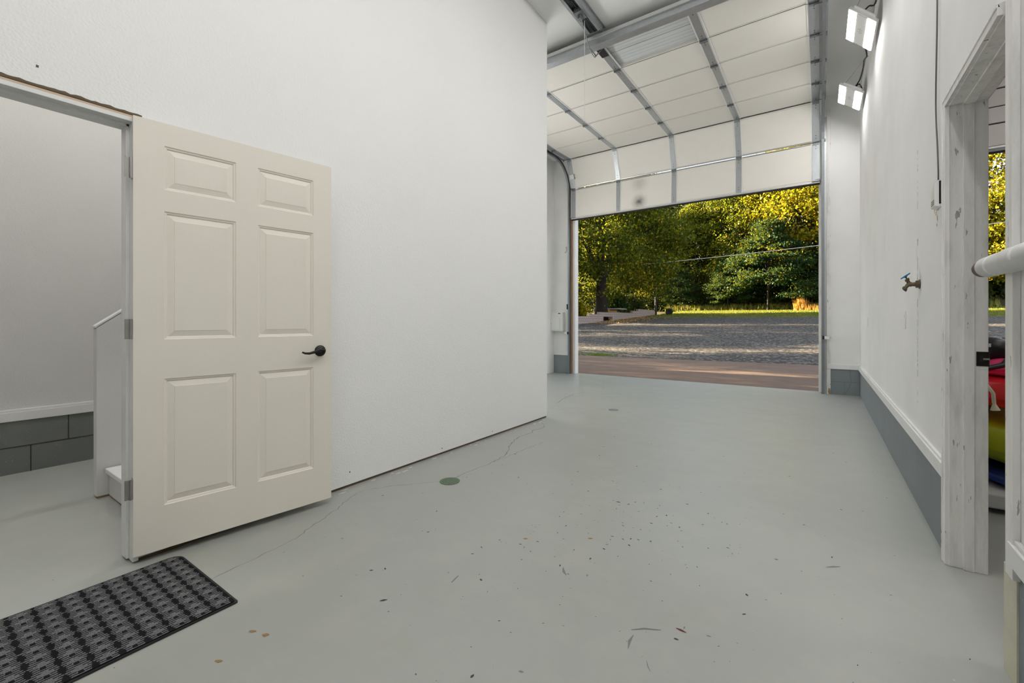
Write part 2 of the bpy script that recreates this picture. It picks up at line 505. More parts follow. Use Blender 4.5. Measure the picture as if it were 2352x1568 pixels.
# ------------------------------------------------------------------ the setting
XL, XR, YB, ZC = -2.592, 0.487, 8.28, 4.577
XL2, XR2 = XL - 0.115, 0.598
XALC, XST = -4.72, -4.83
Y_BACK = -4.0
DW0, DW1 = -4.29, 0.0           # overhead door leaf


def struct(o, label, cat='wall'):
    return tag(o, label, cat, kind='structure')


# floor: one slab with its cracks and marks in the same mesh
fb = MB()
fb.box(-4.95, 5.75, -4.1, 8.455, -0.15, 0.0, 0)
Z1, Z2 = 0.0006, 0.0009
cracks = [
    [(-2.124, 2.307), (-2.131, 2.388), (-2.123, 2.495), (-2.123, 2.577), (-2.117, 2.732), (-2.138, 2.935), (-2.214, 3.092), (-2.295, 3.232), (-2.363, 3.435), (-2.358, 3.697), (-2.401, 3.773), (-2.359, 3.891), (-2.398, 4.001), (-2.489, 4.107)],
    [(-2.117, 2.732), (-2.103, 2.918), (-2.104, 3.185), (-2.087, 3.483)],
    [(-2.167, 2.215), (-2.219, 2.128), (-2.365, 1.966), (-2.445, 1.826)],
    [(-2.445, 1.826), (-2.466, 1.774), (-2.432, 1.685), (-2.39, 1.601), (-2.346, 1.519), (-2.297, 1.414), (-2.272, 1.334), (-2.213, 1.227), (-2.189, 1.136), (-2.184, 1.039), (-2.163, 0.961), (-2.168, 0.862), (-2.153, 0.797)],
    [(-2.921, 5.193), (-3.039, 5.688), (-3.074, 6.036), (-2.991, 6.244)]]
for i, c in enumerate(cracks):
    fb.ribbon(subdivide_poly(c, 0.028, 0.0085), (0.005, 0.003, 0.003, 0.0028, 0.006)[i], Z1, 1, 0.9)
fb.ribbon([(-0.559, 1.544), (-0.522, 1.578), (-0.47, 1.604)], 0.008, Z2, 2)
fb.ribbon([(-0.543, 1.523), (-0.544, 1.486), (-0.535, 1.448)], 0.008, Z2, 2, 0.8)
fb.ribbon([(-0.466, 1.431), (-0.455, 1.41), (-0.442, 1.394)], 0.005, Z2, 2, 0.8)
fb.ribbon([(-1.288, 1.379), (-1.293, 1.405), (-1.298, 1.434)], 0.010, Z2, 2, 0.8)
fb.ribbon([(-0.953, 1.756), (-0.934, 1.727), (-0.912, 1.71)], 0.010, Z2, 2, 0.8)
fb.ribbon([(0.024, 2.448), (0.05, 2.47), (0.076, 2.489)], 0.008, Z2, 2, 0.6)
fb.ribbon([(-1.031, 2.582), (-1.018, 2.586), (-1.004, 2.586)], 0.013, Z2, 3)
fb.ribbon([(-1.438, 1.124), (-1.43, 1.136), (-1.42, 1.147)], 0.010, Z2, 3)
fb.ribbon([(-0.428, 1.647), (-0.411, 1.646), (-0.392, 1.643)], 0.010, Z2, 5)
for (x, y, w) in ((-0.965, 2.07, .014), (-1.236, 1.876, .012), (-1.672, .75, .014), (-1.615, .768, .014), (-1.617, .62, .013)):
    fb.ribbon([(x - .012, y - .006), (x, y), (x + .010, y + .008)], w, Z2, 4, 0.5)
for k in range(26):                                                   # paint flecks along the foot of the left wall
    y = random.uniform(1.6, 4.35)
    x = XL + random.uniform(0.01, 0.07)
    l = random.uniform(0.006, 0.03)
    fb.ribbon([(x, y - l), (x + .004, y), (x, y + l)], random.uniform(.005, .014), Z2, 6)
for k in range(420):                                                  # chips spread over the middle of the floor
    if k < 260: x, y = random.gauss(-0.95, 0.40), random.gauss(2.15, 0.50)
    else: x, y = random.uniform(-2.2, 0.42), random.uniform(1.0, 5.5)
    l = random.choice((.0018, .0025, .0035, .005, .008)); a = random.uniform(0, PI)
    fb.ribbon([(x - l * math.cos(a), y - l * math.sin(a)), (x, y), (x + l * math.cos(a), y + l * math.sin(a))], l * random.uniform(.7, 1.3), Z1, 3 if k % 3 else 2)
floor = fb.build('floor', [M['floor'], M['crack'], M['stain_grey'], M['stain_dark'], M['stain_rust'], M['stain_red'], M['stain_white']])
struct(floor, 'glossy grey green painted concrete floor with fine cracks and specks', 'floor')

b = MB(); b.box(-4.95, 5.75, -4.1, 8.60, ZC, ZC + 0.14)
struct(b.build('ceiling', M['ceiling']), 'flat white ceiling above the raised garage door', 'ceiling')

# left partition wall with its doorway
b = MB()
for y0, y1 in ((Y_BACK, -0.28), (0.662, 4.386)):
    b.box(XL2, XL, y0, y1, 0.018, ZC, 0)
    b.box(XL2 + .01, XL - .008, y0, y1 - .004, 0.0, 0.018, 1)
b.box(XL2, XL, -0.28, 0.662, 2.076, ZC, 0)
# torn drywall edge above the doorway
n = 60; top = [(XL + .0008, -0.28 + 0.955 * i / n, 2.076 + random.uniform(.001, .008)) for i in range(n + 1)]
bot = [(XL + .0008, -0.28 + 0.955 * i / n, 2.068) for i in range(n + 1)]
b.add(bot + top, [(i, i + 1, n + 2 + i, n + 1 + i) for i in range(n)], 1)
for (y, z) in ((0.34, 2.15), (0.10, 2.11), (1.78, .10), (3.35, .05), (2.66, .05)):
    b.quad((XL + .0008, y - .004, z - .005), (XL + .0008, y + .004, z - .005), (XL + .0008, y + .005, z + .005), (XL + .0008, y - .003, z + .006), 1)
struct(b.build('wall_left', [M['wall'], M['brown_gap']]), 'large plain white textured wall behind the open six panel door')
b = MB(); b.box(XST - .12, XL2, 4.266, 4.386, 0, ZC)
struct(b.build('wall_return', M['wall']), 'end wall turning left behind the far edge of the white partition')

# stair room wall with block base
b = MB()
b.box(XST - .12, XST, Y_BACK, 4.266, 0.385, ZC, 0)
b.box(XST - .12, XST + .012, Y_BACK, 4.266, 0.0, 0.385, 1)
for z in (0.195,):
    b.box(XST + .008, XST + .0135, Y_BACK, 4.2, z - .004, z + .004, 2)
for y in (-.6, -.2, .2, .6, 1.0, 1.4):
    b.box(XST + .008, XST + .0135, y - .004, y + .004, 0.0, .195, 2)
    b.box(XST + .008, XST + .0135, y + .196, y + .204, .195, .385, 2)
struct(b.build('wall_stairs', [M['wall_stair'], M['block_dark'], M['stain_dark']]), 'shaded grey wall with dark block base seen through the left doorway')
b = MB(); b.box(XST, XST + .022, Y_BACK, 4.26, 0.385, 0.452); b.box(XST, XST + .012, Y_BACK, 4.26, 0.452, 0.47)
struct(b.build('baseboard_stairs', M['trim'], bevel=.003), 'white ledge trim above the dark block base in the stair room', 'trim')

# alcove outer wall
b = MB(); b.box(XALC - .23, XALC, 4.386, 8.45, 0, ZC)
struct(b.build('wall_alcove', M['wall_side']), 'white wall strip beyond the left partition beside the panel box')
b = MB(); b.box(-4.95, 5.75, Y_BACK - .1, Y_BACK, 0, ZC)
struct(b.build('wall_front', M['wall']), 'white end wall behind the camera')

# right wall with doorway
DY0, DY1, DZ = 2.058, 2.80, 2.118
b = MB()
for y0, y1 in ((Y_BACK, DY0), (DY1, YB)):
    b.box(XR, XR2, y0, y1, 0.385, ZC, 0)
    b.box(XR + (0.004 if y0 < 0 else 0), XR2, y0, y1, 0, 0.385, 1)
b.box(XR, XR2, DY0, DY1, DZ, ZC, 0)
b.box(XR - .0006, XR2, DY0 - .10, DY0 + .012, 0.0, 0.343, 3)
y = 3.594
for z0, z1, pr in ((0.62, 1.22, .8), (1.36, 1.66, .45), (1.72, 2.18, .7)):
    z = z0
    while z < z1:
        l = random.uniform(.01, .05)
        if random.random() < pr:
            w = random.uniform(.0018, .0035)
            b.quad((XR - .0008, y - w, z), (XR - .0008, y + w, z), (XR - .0008, y + w, z + l), (XR - .0008, y - w, z + l), 2)
        z += l + random.uniform(.005, .03)
for (yy, z, w, h, mi) in ((3.082, 1.668, .014, .022, 4), (3.05, 1.640, .007, .030, 4), (3.062, 1.607, .012, .014, 4), (3.12, 1.69, .004, .03, 5)):
    b.quad((XR - .0008, yy - w, z - h * .5), (XR - .0008, yy + w * .6, z - h * .4), (XR - .0008, yy + w, z + h * .5), (XR - .0008, yy - w * .8, z + h * .4), mi)
for k in range(14):
    yy = random.uniform(3.2, 6.5); z = random.uniform(.06, .3); l = random.uniform(.03, .12)
    b.quad((XR - .0008, yy - .002, z), (XR - .0008, yy + .002, z), (XR - .0008, yy + .002, z + l), (XR - .0008, yy - .002, z + l), 6)
for yc in np.arange(3.2, 8.2, 0.4):
    b.quad((XR - .0005, yc - .003, .19), (XR - .0005, yc + .003, .19), (XR - .0005, yc + .003, .385), (XR - .0005, yc - .003, .385), 6)
struct(b.build('wall_right', [M['wall_side'], M['block'], M['stain_dark'], M['cream_block'], M['stain_orange'], M['stain_grey'], M['block_dark']]),
       'long white right wall above a grey painted block base')


def base_trim(name, y0, y1, label):
    b = MB()
    b.box(XR - .022, XR, y0, y1, .385, .452); b.box(XR - .014, XR, y0, y1, .452, .466)
    o = b.build(name, M['trim'], bevel=.003)
    return struct(o, label, 'trim')


base_trim('baseboard_right', 2.838, YB, 'white ledge trim above the grey blocks running to the garage door')
base_trim('baseboard_near', Y_BACK, 1.955, 'white ledge trim stub at the lower right edge beside the doorway')

# back wall
b = MB()
b.box(XALC - .23, DW0 - .04, YB, 8.45, .385, ZC, 0); b.box(XALC - .23, DW0 - .04, YB - .004, 8.45, 0, .385, 1)
b.box(0.05, 1.02, YB, 8.45, .385, ZC, 0); b.box(0.05, 1.02, YB - .004, 8.45, 0, .385, 1)
b.box(DW0 - .04, 0.05, YB, 8.45, 4.30, ZC, 0)
b.box(5.25, 5.75, YB, 8.45, 0, ZC, 0); b.box(1.02, 5.25, YB, 8.45, 4.30, ZC, 0)
b.box(.09, XR, YB - .0055, YB - .004, .193, .199, 2)                      # mortar lines and a crack in the corner blocks
b.box(.30, .305, YB - .0055, YB - .004, .0, .19, 2)
cr = [(.37, .385), (.372, .30), (.385, .21), (.36, .12), (.32, .03), (.30, 0)]
for (xa, za), (xb, zb) in zip(cr[:-1], cr[1:]):
    b.quad((xa - .003, YB - .0056, za), (xa + .003, YB - .0056, za), (xb + .003, YB - .0056, zb), (xb - .003, YB - .0056, zb), 2)
struct(b.build('wall_back', [M['wall_side'], M['block'], M['block_dark'], M['smudge']]), 'white end wall piers either side of the garage door')
b = MB(); b.box(.09, XR, YB - .022, YB, .385, .452); b.box(.09, XR, YB - .014, YB, .452, .466)
struct(b.build('baseboard_corner', M['trim'], bevel=.003), 'short white ledge trim right of the garage door', 'trim')
b = MB(); b.box(XALC + .04, DW0 - .05, YB - .022, YB, .385, .452); b.box(XALC + .04, DW0 - .05, YB - .014, YB, .452, .466)
struct(b.build('baseboard_alcove', M['trim'], bevel=.003), 'short white ledge trim below the panel box', 'trim')
# neighbour bay
b = MB(); b.box(5.6, 5.72, Y_BACK, 8.45, 0, ZC)
struct(b.build('wall_far_bay', M['wall_side']), 'far white wall of the neighbouring bay')

# door frames -------------------------------------------------------------
b = MB()                                                              # left doorway: jamb, head and stops
b.box(XL2 - .002, XL + .002, 0.640, 0.662, 0.006, 2.055, 0)
b.box(XL2 - .002, XL - .045, 0.628, 0.640, 0.012, 2.037, 0)
b.box(XL2 - .002, XL + .002, -0.28, 0.662, 2.037, 2.055, 0)
b.box(XL2 - .002, XL - .045, -0.28, 0.64, 2.025, 2.037, 0)
b.box(XL2 - .002, XL + .001, -0.28, 0.664, 2.055, 2.066, 1)
b.box(XL2 + .01, XL - .002, -0.28, 0.662, 2.066, 2.076, 2)
b.box(XL2 - .002, XL + .002, -0.28, -0.26, 0.0, 2.04, 0)
struct(b.build('trim_1', [M['trim'], M['pale_wood'], M['brown_gap']], bevel=.0015), 'white door jamb and head with raw wood edge at left', 'door frame')

b = MB()                                                              # right doorway: casing, jamb, stops
CY0, CY1 = 2.784, 2.836
JE = XR2 + .008
b.box(XR - .018, XR, CY0 + .004, CY1, 0, DZ - .014, 0); b.box(XR - .022, XR, CY1 - .016, CY1, 0, DZ + .026, 0)
b.box(XR - .004, JE, DY1 - .018, DY1, 0, DZ, 0)
b.box(XR + .040, XR + .076, DY1 - .030, DY1 - .018, 0, DZ - .03, 0)
b.box(XR + .076, JE, DY1 - .024, DY1 - .018, 0, DZ - .024, 0)
b.box(XR - .018, XR, DY0, CY1, DZ - .014, DZ + .026, 0); b.box(XR - .022, XR, DY0, CY1 - .016, DZ + .012, DZ + .026, 0)
b.box(XR - .004, JE, DY0, DY1 - .018, DZ - .018, DZ, 0)
b.box(XR + .040, XR + .076, DY0, DY1 - .018, DZ - .030, DZ - .018, 0)
b.box(XR + .076, JE, DY0, DY1 - .024, DZ - .024, DZ - .018, 0)
b.box(XR - .018, XR, 1.925, 1.986, .345, 4.2, 0)
b.box(XR, JE, DY0, DY0 + .004, .343, DZ - .02, 0)
jamb_r = b.build('trim_2', M['jamb'], bevel=.0025)
struct(jamb_r, 'scuffed white door casing and jamb of the right doorway', 'door frame')
ez = 0.951
b = MB(); b.box(.568, .609, DY1 - .0272, DY1 - .024, ez - .032, ez + .032)
sp = b.build('strike_plate', M['bronze'], jamb_r, bevel=.002); sp['label'] = 'dark bronze latch strike plate'
b = MB(); b.box(.578, .590, DY1 - .0280, DY1 - .0270, ez - .012, ez + .012, 0); b.box(.589, .609, DY1 - .0285, DY1 - .0270, ez - .004, ez + .004, 1)
b.build('latch_slot', [M['rubber'], M['nickel']], sp)

# six panel door ------------------------------------------------------------
DANG = math.radians(90 - 7.1635)
door = empty('door_1', (-2.557, 0.634, 0.04), DANG)
tag(door, 'open cream six panel door swung back against the white wall', 'door', kind='structure')
DWID, DHT, DTH = 0.922, 2.017, 0.034
cols = [(0.112, 0.412), (0.515, 0.814)]
rows = [(0.205, 0.805), (0.991, 1.599), (1.701, 1.909)]


def door_leaf():
    b = MB()
    xs = [0, cols[0][0], cols[0][1], cols[1][0], cols[1][1], DWID]
    zs = [0, rows[0][0], rows[0][1], rows[1][0], rows[1][1], rows[2][0], rows[2][1], DHT]
    for side, y0, s in ((0, 0.0, 1), (1, DTH, -1)):
        for i in range(5):
            for j in range(7):
                xa, xb, za, zb = xs[i], xs[i + 1], zs[j], zs[j + 1]
                if i in (1, 3) and j in (1, 3, 5):
                    prof = [(0, 0), (.004, .004), (.010, .0055), (.014, .0105), (.040, .0035), (.0415, .0020)]
                    rings = [[(xa + d, y0 + s * y, za + d), (xb - d, y0 + s * y, za + d), (xb - d, y0 + s * y, zb - d), (xa + d, y0 + s * y, zb - d)] for d, y in prof]
                    for r0, r1 in zip(rings[:-1], rings[1:]):
                        for k in range(4):
                            b.quad(r0[k], r0[(k + 1) % 4], r1[(k + 1) % 4], r1[k])
                    b.quad(*rings[-1])
                else:
                    b.quad((xa, y0, za), (xb, y0, za), (xb, y0, zb), (xa, y0, zb))
    b.quad((0, 0, 0), (DWID, 0, 0), (DWID, DTH, 0), (0, DTH, 0), 1)
    b.quad((0, 0, DHT), (DWID, 0, DHT), (DWID, DTH, DHT), (0, DTH, DHT), 0)
    b.quad((0, 0, 0), (0, DTH, 0), (0, DTH, DHT), (0, 0, DHT), 0)
    b.quad((DWID, 0, 0), (DWID, DTH, 0), (DWID, DTH, DHT), (DWID, 0, DHT), 0)
    me = b.build('door_leaf', [M['door'], M['wood']], door)
    return me


leaf = door_leaf()
b = MB()
hx, hz = 0.853, 0.900
b.lathe([(0, 0), (.033, 0), (.0335, .004), (.030, .009), (.017, .012), (.0115, .014), (.0115, .040), (.0125, .046), (0, .048)], (hx, 0, hz), (0, -1, 0), 28)
b.tube([(hx + .010, -.042, hz + .002), (hx - .008, -.046, hz + .008), (hx - .030, -.047, hz + .006), (hx - .055, -.046, hz - .004), (hx - .082, -.044, hz - .010), (hx - .104, -.040, hz - .008), (hx - .118, -.034, hz - .001)],
       [.010, .0105, .009, .0078, .007, .0062, .005], 10)
h1 = b.build('lever_handle', M['bronze'], door); h1['label'] = 'dark bronze lever handle'
b = MB(); b.box(DWID, DWID + .0012, .006, .028, hz - .028, hz + .028); b.build('latch_plate', M['bronze'], door)
for zc in (1.774, 1.042, 0.313):
    b = MB()
    b.tube([(-.0085, -.004, zc - .046), (-.0085, -.004, zc + .046)], .0058, 10)
    for k in (-.018, .0, .018):
        b.tube([(-.0085, -.004, zc + k - .0006), (-.0085, -.004, zc + k + .0006)], .0064, 10)
    b.box(-.0025, .0, .0, .030, zc - .045, zc + .045)
    b.box(-.030, -.0085, -.0035, -.0015, zc - .045, zc + .045)
    hg = b.build('hinge', M['nickel'], door); hg['label'] = 'worn steel butt hinge'

# ------------------------------------------------------------------ overhead garage door (raised)
odoor = empty('door_2', (0, 0, 0))
tag(odoor, 'raised white sectional garage door with grey steel stiles', 'garage door', kind='structure')
PROF = [(8.262, 3.275), (8.275, 3.890), (8.070, 4.452), (7.425, 4.438), (6.79, 4.438), (6.155, 4.434), (5.52, 4.430), (4.885, 4.430)]
BAYS = [DW0, -3.256, -2.188, -1.122, DW1]


def seg_frame(i):
    (y0, z0), (y1, z1) = PROF[i], PROF[i + 1]
    l = math.hypot(y1 - y0, z1 - z0); t = ((y1 - y0) / l, (z1 - z0) / l); nrm = (-t[1], t[0])
    m = Matrix(((1, 0, 0, 0), (0, t[0], nrm[0], y0), (0, t[1], nrm[1], z0), (0, 0, 0, 1)))
    return m, l                                                      # local: x, v along section, w towards the room


for i in range(7):
    m, L = seg_frame(i)
    b = MB()
    b.box(DW0, DW1, .003 if i == 1 else 0, L - .003 if i == 0 else L, -.045, -.040, 0, m)
    if i == 6:
        for k in range(9):
            v = .05 + k * .062
            b.box(BAYS[2], BAYS[3], v, v + .010, -.040, -.0375, 0, m)
        b.box(BAYS[2], BAYS[3], .30, .33, -.040, -.032, 0, m)
    b.box(DW0, DW1, .008, .022, -.040, .003 if i == 1 else -.007, 2 if i == 1 else 1, m)
    b.box(DW0, DW1, L - .022, L - .008, -.040, .003 if i == 0 else -.007, 2 if i == 0 else 1, m)
    for v0, v1 in ((0, .008), (L - .008, L)):
        if not ((i == 0 and v0 > 0) or (i == 1 and v0 == 0)): b.box(DW0, DW1, v0, v1, -.040, -.014, 3, m)  # dark seam strips: the shade of the gaps is put into their colour
    sec = b.build('door_section', [M['skin'], M['panel'], M['alu'], M['rubber']], odoor)
    for k in range(4):
        if i == 6 and k == 2: continue
        b = MB(); b.box(BAYS[k] + .02, BAYS[k + 1] - .02, .024, L - .024, -.038, -.008, 0, m)
        p = b.build('insulation_panel', M['soot'] if (i in (0, 1) and k == 1) else M['panel'], sec, bevel=.004)
        if i == 0 and k == 1: p['label'] = 'panel with a round sooty smudge'
    for k, bx in enumerate(BAYS):
        x = bx + (.05 if k == 0 else -.05 if k == 4 else 0)
        hw = .040 if k not in (0, 4) else .048
        b = MB()
        b.box(x - hw, x + hw, .006, L - .006, -.012, .006, 0, m)
        b.box(x - hw - .018, x - hw, .006, L - .006, -.010, -.001, 1, m)
        b.box(x + hw, x + hw + .018, .006, L - .006, -.010, -.001, 1, m)
        for v in (.06, .10, L - .10, L - .06):
            b.lathe([(0, .0085), (.006, .0085), (.006, .006)], tuple(m @ Vector((x, v, 0))), tuple(m.to_3x3() @ Vector((0, 0, 1))), 8, 2)
        st = b.build('stile', [M['galv'], M['flange'], M['stain_dark']], sec)
        if i < 6:
            b = MB()
            b.box(x - .042, x + .042, L - .045, L + .035, .006, .010, 0, m)
            c0 = m @ Vector((x - .045, L, .016)); c1 = m @ Vector((x + .045, L, .016))
            b.tube([c0, c1], .009, 8)
            if k in (0, 4):
                sgn = -1 if k == 0 else 1
                b.tube([m @ Vector((x + .0 * sgn, L, .030)), m @ Vector((x + .115 * sgn, L, .030))], .005, 8)
                b.lathe([(0, 0), (.022, 0), (.022, .016), (0, .016)], tuple(m @ Vector((x + .105 * sgn, L, .030))), (sgn, 0, 0), 14)
            b.build('hinge', M['galv_dark'], sec)
m, L = seg_frame(0)
b = MB(); b.box(DW0, DW1, -.022, .006, -.045, .006, 0, m); b.box(DW0, DW1, -.045, -.022, -.040, -.004, 1, m)
o = b.build('bottom_seal', [M['alu'], M['rubber']], odoor, bevel=.002); o['label'] = 'aluminium rail and black rubber bottom seal'
for x, s in ((DW0 + .05, -1), (DW1 - .05, 1)):
    b = MB(); b.box(x - .045, x + .045, .0, .17, .006, .012, 0, m); b.box(x - .05, x + .05, .0, .012, .006, .045, 0, m)
    b.tube([m @ Vector((x, .03, .030)), m @ Vector((x + .10 * s, .03, .030))], .005, 8)
    b.build('bottom_bracket', M['galv'], odoor, bevel=.0015)
m, L = seg_frame(1)
b = MB(); xx = DW0 + .06; b.box(xx - .05, xx + .05, .20, .29, .006, .014, 0, m); b.box(xx + .05, xx + .13, .235, .255, .008, .016, 0, m); b.box(xx + .05, xx + .062, .19, .30, .006, .03, 1, m)
o = b.build('slide_lock', [M['flange'], M['galv_dark']], odoor, bevel=.001); o['label'] = 'inside slide bolt lock at the left edge'
b = MB()                                                              # stiffening strut along the top edge
b.box(DW0 + .02, DW1 - .02, 4.775, 4.80, 4.365, 4.465); b.box(DW0 + .02, DW1 - .02, 4.80, 4.89, 4.365, 4.373)
b.box(DW0 + .02, DW1 - .02, 4.755, 4.80, 4.430, 4.436, 1); b.box(DW0 + .02, DW1 - .02, 4.755, 4.761, 4.436, 4.47, 1)
o = b.build('top_strut', [M['galv'], M['alu']], odoor, bevel=.002); o['label'] = 'galvanized stiffening strut along the top edge'
b = MB(); b.box(-2.188 - .045, -2.188 + .045, 4.90, 5.14, 4.412, 4.423)
o = b.build('operator_bracket', M['black_plastic'], odoor, bevel=.002); o['label'] = 'black operator bracket bolted to the stile'


# tracks -----------------------------------------------------------------
def track(name, x, side, label):
    root = empty(name, (x, YB - .02, 0))
    path = [(8.245, 0.0), (8.245, 3.80)]
    for k in range(1, 10):
        a = k / 9 * PI / 2
        path.append((8.245 - .60 * (1 - math.cos(a)), 3.80 + .60 * math.sin(a)))
    path.append((3.4, 4.402))
    b = MB()
    n = len(path); L = []
    for i, (y, z) in enumerate(path):
        a = path[max(i - 1, 0)]; c = path[min(i + 1, n - 1)]
        d = Vector((c[0] - a[0], c[1] - a[1])).normalized(); nn = Vector((-d.y, d.x))
        L.append((Vector((y, z)), nn))
    # channel: back web and two lips, opening towards the door
    for (u0, u1, w0, w1) in ((.020, .023, -.026, .026), (-.010, .020, -.026, -.023), (-.010, .020, .023, .026), (-.014, -.010, -.030, -.020), (-.014, -.010, .020, .030)):
        vs_ = []
        for p, nn in L:
            for u, w in ((u0, w0), (u1, w0), (u1, w1), (u0, w1)):
                q = p + nn * w
                vs_.append((side * u, q.x - (YB - .02), q.y))
        fs = [(i * 4 + k, i * 4 + (k + 1) % 4, (i + 1) * 4 + (k + 1) % 4, (i + 1) * 4 + k) for i in range(n - 1) for k in range(4)]
        fs += [(0, 1, 2, 3), tuple(4 * (n - 1) + k for k in (3, 2, 1, 0))]
        b.add(vs_, fs)
    b.build('track_rail', M['galv_dark'], root)
    b = MB()
    b.box(side * .023 - .002, side * .023 + .002, -.02, .016, 0, 4.25)
    b.box(min(side * .023, side * .050), max(side * .023, side * .050), .014, .018, 0, 4.25)
    b.build('wall_angle', M['galv'], root)
    b = MB()
    b.box(side * .027 - .012, side * .027 + .012, -4.7, -.25, 4.455, 4.459)
    b.box(side * .024 - .002, side * .024 + .002, -4.7, -.25, 4.425, 4.459)
    b.build('support_angle', M['galv'], root)
    tag(root, label, 'door track')


track('door_track', DW1 + .035, 1, 'steel roller track at the right side of the garage opening')
track('door_track', DW0 - .035, -1, 'steel roller track at the left side of the garage opening')
b = MB(); b.box(.085, .135, YB - .012, YB - .002, 0, 4.36)
tag(b.build('trim_3', M['jamb'], bevel=.002), 'scuffed painted board up the wall right of the garage door track', 'trim', kind='structure')
b = MB(); b.box(DW0 - .075, DW0 + .0, YB + .01, YB + .06, 0, 4.3, 0); b.box(DW0 + .0, DW0 + .055, YB + .06, YB + .20, 0, 4.3, 1)
tag(b.build('trim_4', [M['wood'], M['trim']], bevel=.002), 'brown and white jamb boards at the left side of the garage opening', 'trim', kind='structure')
b = MB(); b.box(DW1 - .015, DW1 + .05, YB + .06, YB + .20, 0, 4.3, 0)
tag(b.build('trim_5', M['jamb'], bevel=.002), 'weathered jamb board at the right side of the garage opening', 'trim', kind='structure')

# operator rail and hanging cord ------------------------------------------
op = empty('door_opener', (-2.16, 4.6, ZC))
tag(op, 'grey steel door opener rail under the ceiling with hooked arm', 'door opener')
b = MB()
for s in (-1, 1):
    b.box(s * .075 - .004, s * .075 + .004, -4.6, .20, -.085, -.006); b.box(s * .075 - .028 * (s > 0), s * .075 + .028 * (s < 0), -4.6, .20, -.085, -.079)
    b.box(s * .05 - .018, s * .05 + .018, -4.6, .20, -.030, -.022)
b.box(-.095, .095, -4.6, .25, -.006, 0)
for y in (-3.5, -2.0, -.6, .15):
    b.box(-.10, .10, y - .02, y + .02, -.088, -.083)
b.build('opener_rail', M['galv'], op, bevel=.001)
b = MB(); b.tube([(0, -4.6, -.055), (0, .2, -.055)], .007, 8, 0); b.tube([(.022, -4.6, -.05), (.022, .2, -.05)], .005, 6, 0)
b.build('drive_chain', M['cord'], op)
b = MB(); b.box(-.05, .05, -.30, -.16, -.10, -.040); b.box(-.015, .015, -.26, -.20, -.14, -.10)
b.build('trolley', M['galv_dark'], op, bevel=.003)
b = MB(); b.tube([(-.0, -.22, -.10), (-.03, -.05, -.16), (-.055, .10, -.235), (-.055, .21, -.285), (-.035, .235, -.315)], .006, 8); b.box(-.03, -.02, .1, .24, -.30, -.29); b.tube([(-.035, .235, -.315), (.0, .36, -.165)], .007, 8)
b.build('opener_arm', M['galv_dark'], op)
cord = op
CX, CY, CZ = .01, -.14, 4.40 - ZC
b = MB(); b.tube([(CX, CY, CZ + .07), (CX + .002, CY, CZ - .4), (CX - .002, CY, CZ - .8), (CX, CY, CZ - 1.06)], .003, 6); b.build('release_cord', M['string'], cord)
b = MB(); b.tube([(CX, CY, CZ - 1.055), (CX, CY, CZ - 1.075)], .006, 8); b.tube([(CX - .018, CY, CZ - 1.085), (CX + .018, CY, CZ - 1.085)], .009, 8)
o = b.build('pull_handle', M['wire'], cord); o['label'] = 'small grey toggle handle'

# ------------------------------------------------------------------ LED panel lights along the right wall


def make_light():
    root = empty('flood_light', (0, 0, 0))
    W, Ln = .305, .565
    b = MB(); b.box(-W / 2, W / 2, -Ln / 2, Ln / 2, 0, .028)
    b.build('housing', M['white_plastic'], root, bevel=.004)
    b = MB(); b.box(-.056, .056, -Ln / 2 + .012, Ln / 2 - .012, -.004, 0)
    for k in range(5):
        for j in (-1, 0, 1):
            if (k + j) % 2 == 0 or j == 0:
                b.box(j * .018 - .004, j * .018 + .004, (k - 2) * .022 - .003, (k - 2) * .022 + .003, -.0046, -.004, 1)
    o = b.build('driver_cover', [M['white_plastic'], M['stain_dark']], root); o['label'] = 'white centre cover with small vent slots'
    for s in (-1, 1):
        b = MB(); b.box(s * .103 - .040, s * .103 + .040, -Ln / 2 + .016, Ln / 2 - .016, -.006, 0)
        o = b.build('light_strip', M['lamp'], root); o['label'] = 'glowing white light strip'
    b = MB(); b.box(-.11, .115, -Ln / 2 - .045, -Ln / 2, .020, .028)
    for x in (-.09, -.05, .06, .10):
        b.lathe([(0, -.001), (.006, -.001), (.006, .0)], (x, -Ln / 2 - .03, .020), (0, 0, -1), 8, 1)
    b.build('mounting_bracket', [M['white_plastic'], M['stain_dark']], root, bevel=.001)
    return root


LIGHTS = [((0.340, 5.742, 4.103), 0.785, 'upper glowing two strip panel light by the right wall', True),
          ((0.327, 7.393, 4.104), 0.652, 'lower glowing two strip panel light nearest the garage door', True),
          ((0.335, 4.05, 4.104), 0.75, 'added unseen panel light high on the right wall before the two in view', False),  # this and the next three are out of view, added to brighten the room
          ((0.335, 2.35, 4.104), 0.75, 'added unseen panel light high on the right wall above the doorway', False),
          ((0.335, 0.65, 4.104), 0.75, 'added unseen panel light high on the right wall beside the camera', False),
          ((0.335, -1.05, 4.104), 0.75, 'added unseen panel light high on the right wall behind the camera', False)]


def copy_tree(o, parent=None):
    c = o.copy(); COL.objects.link(c)
    if parent is not None: c.parent = parent
    for ch in list(o.children): copy_tree(ch, c)
    return c


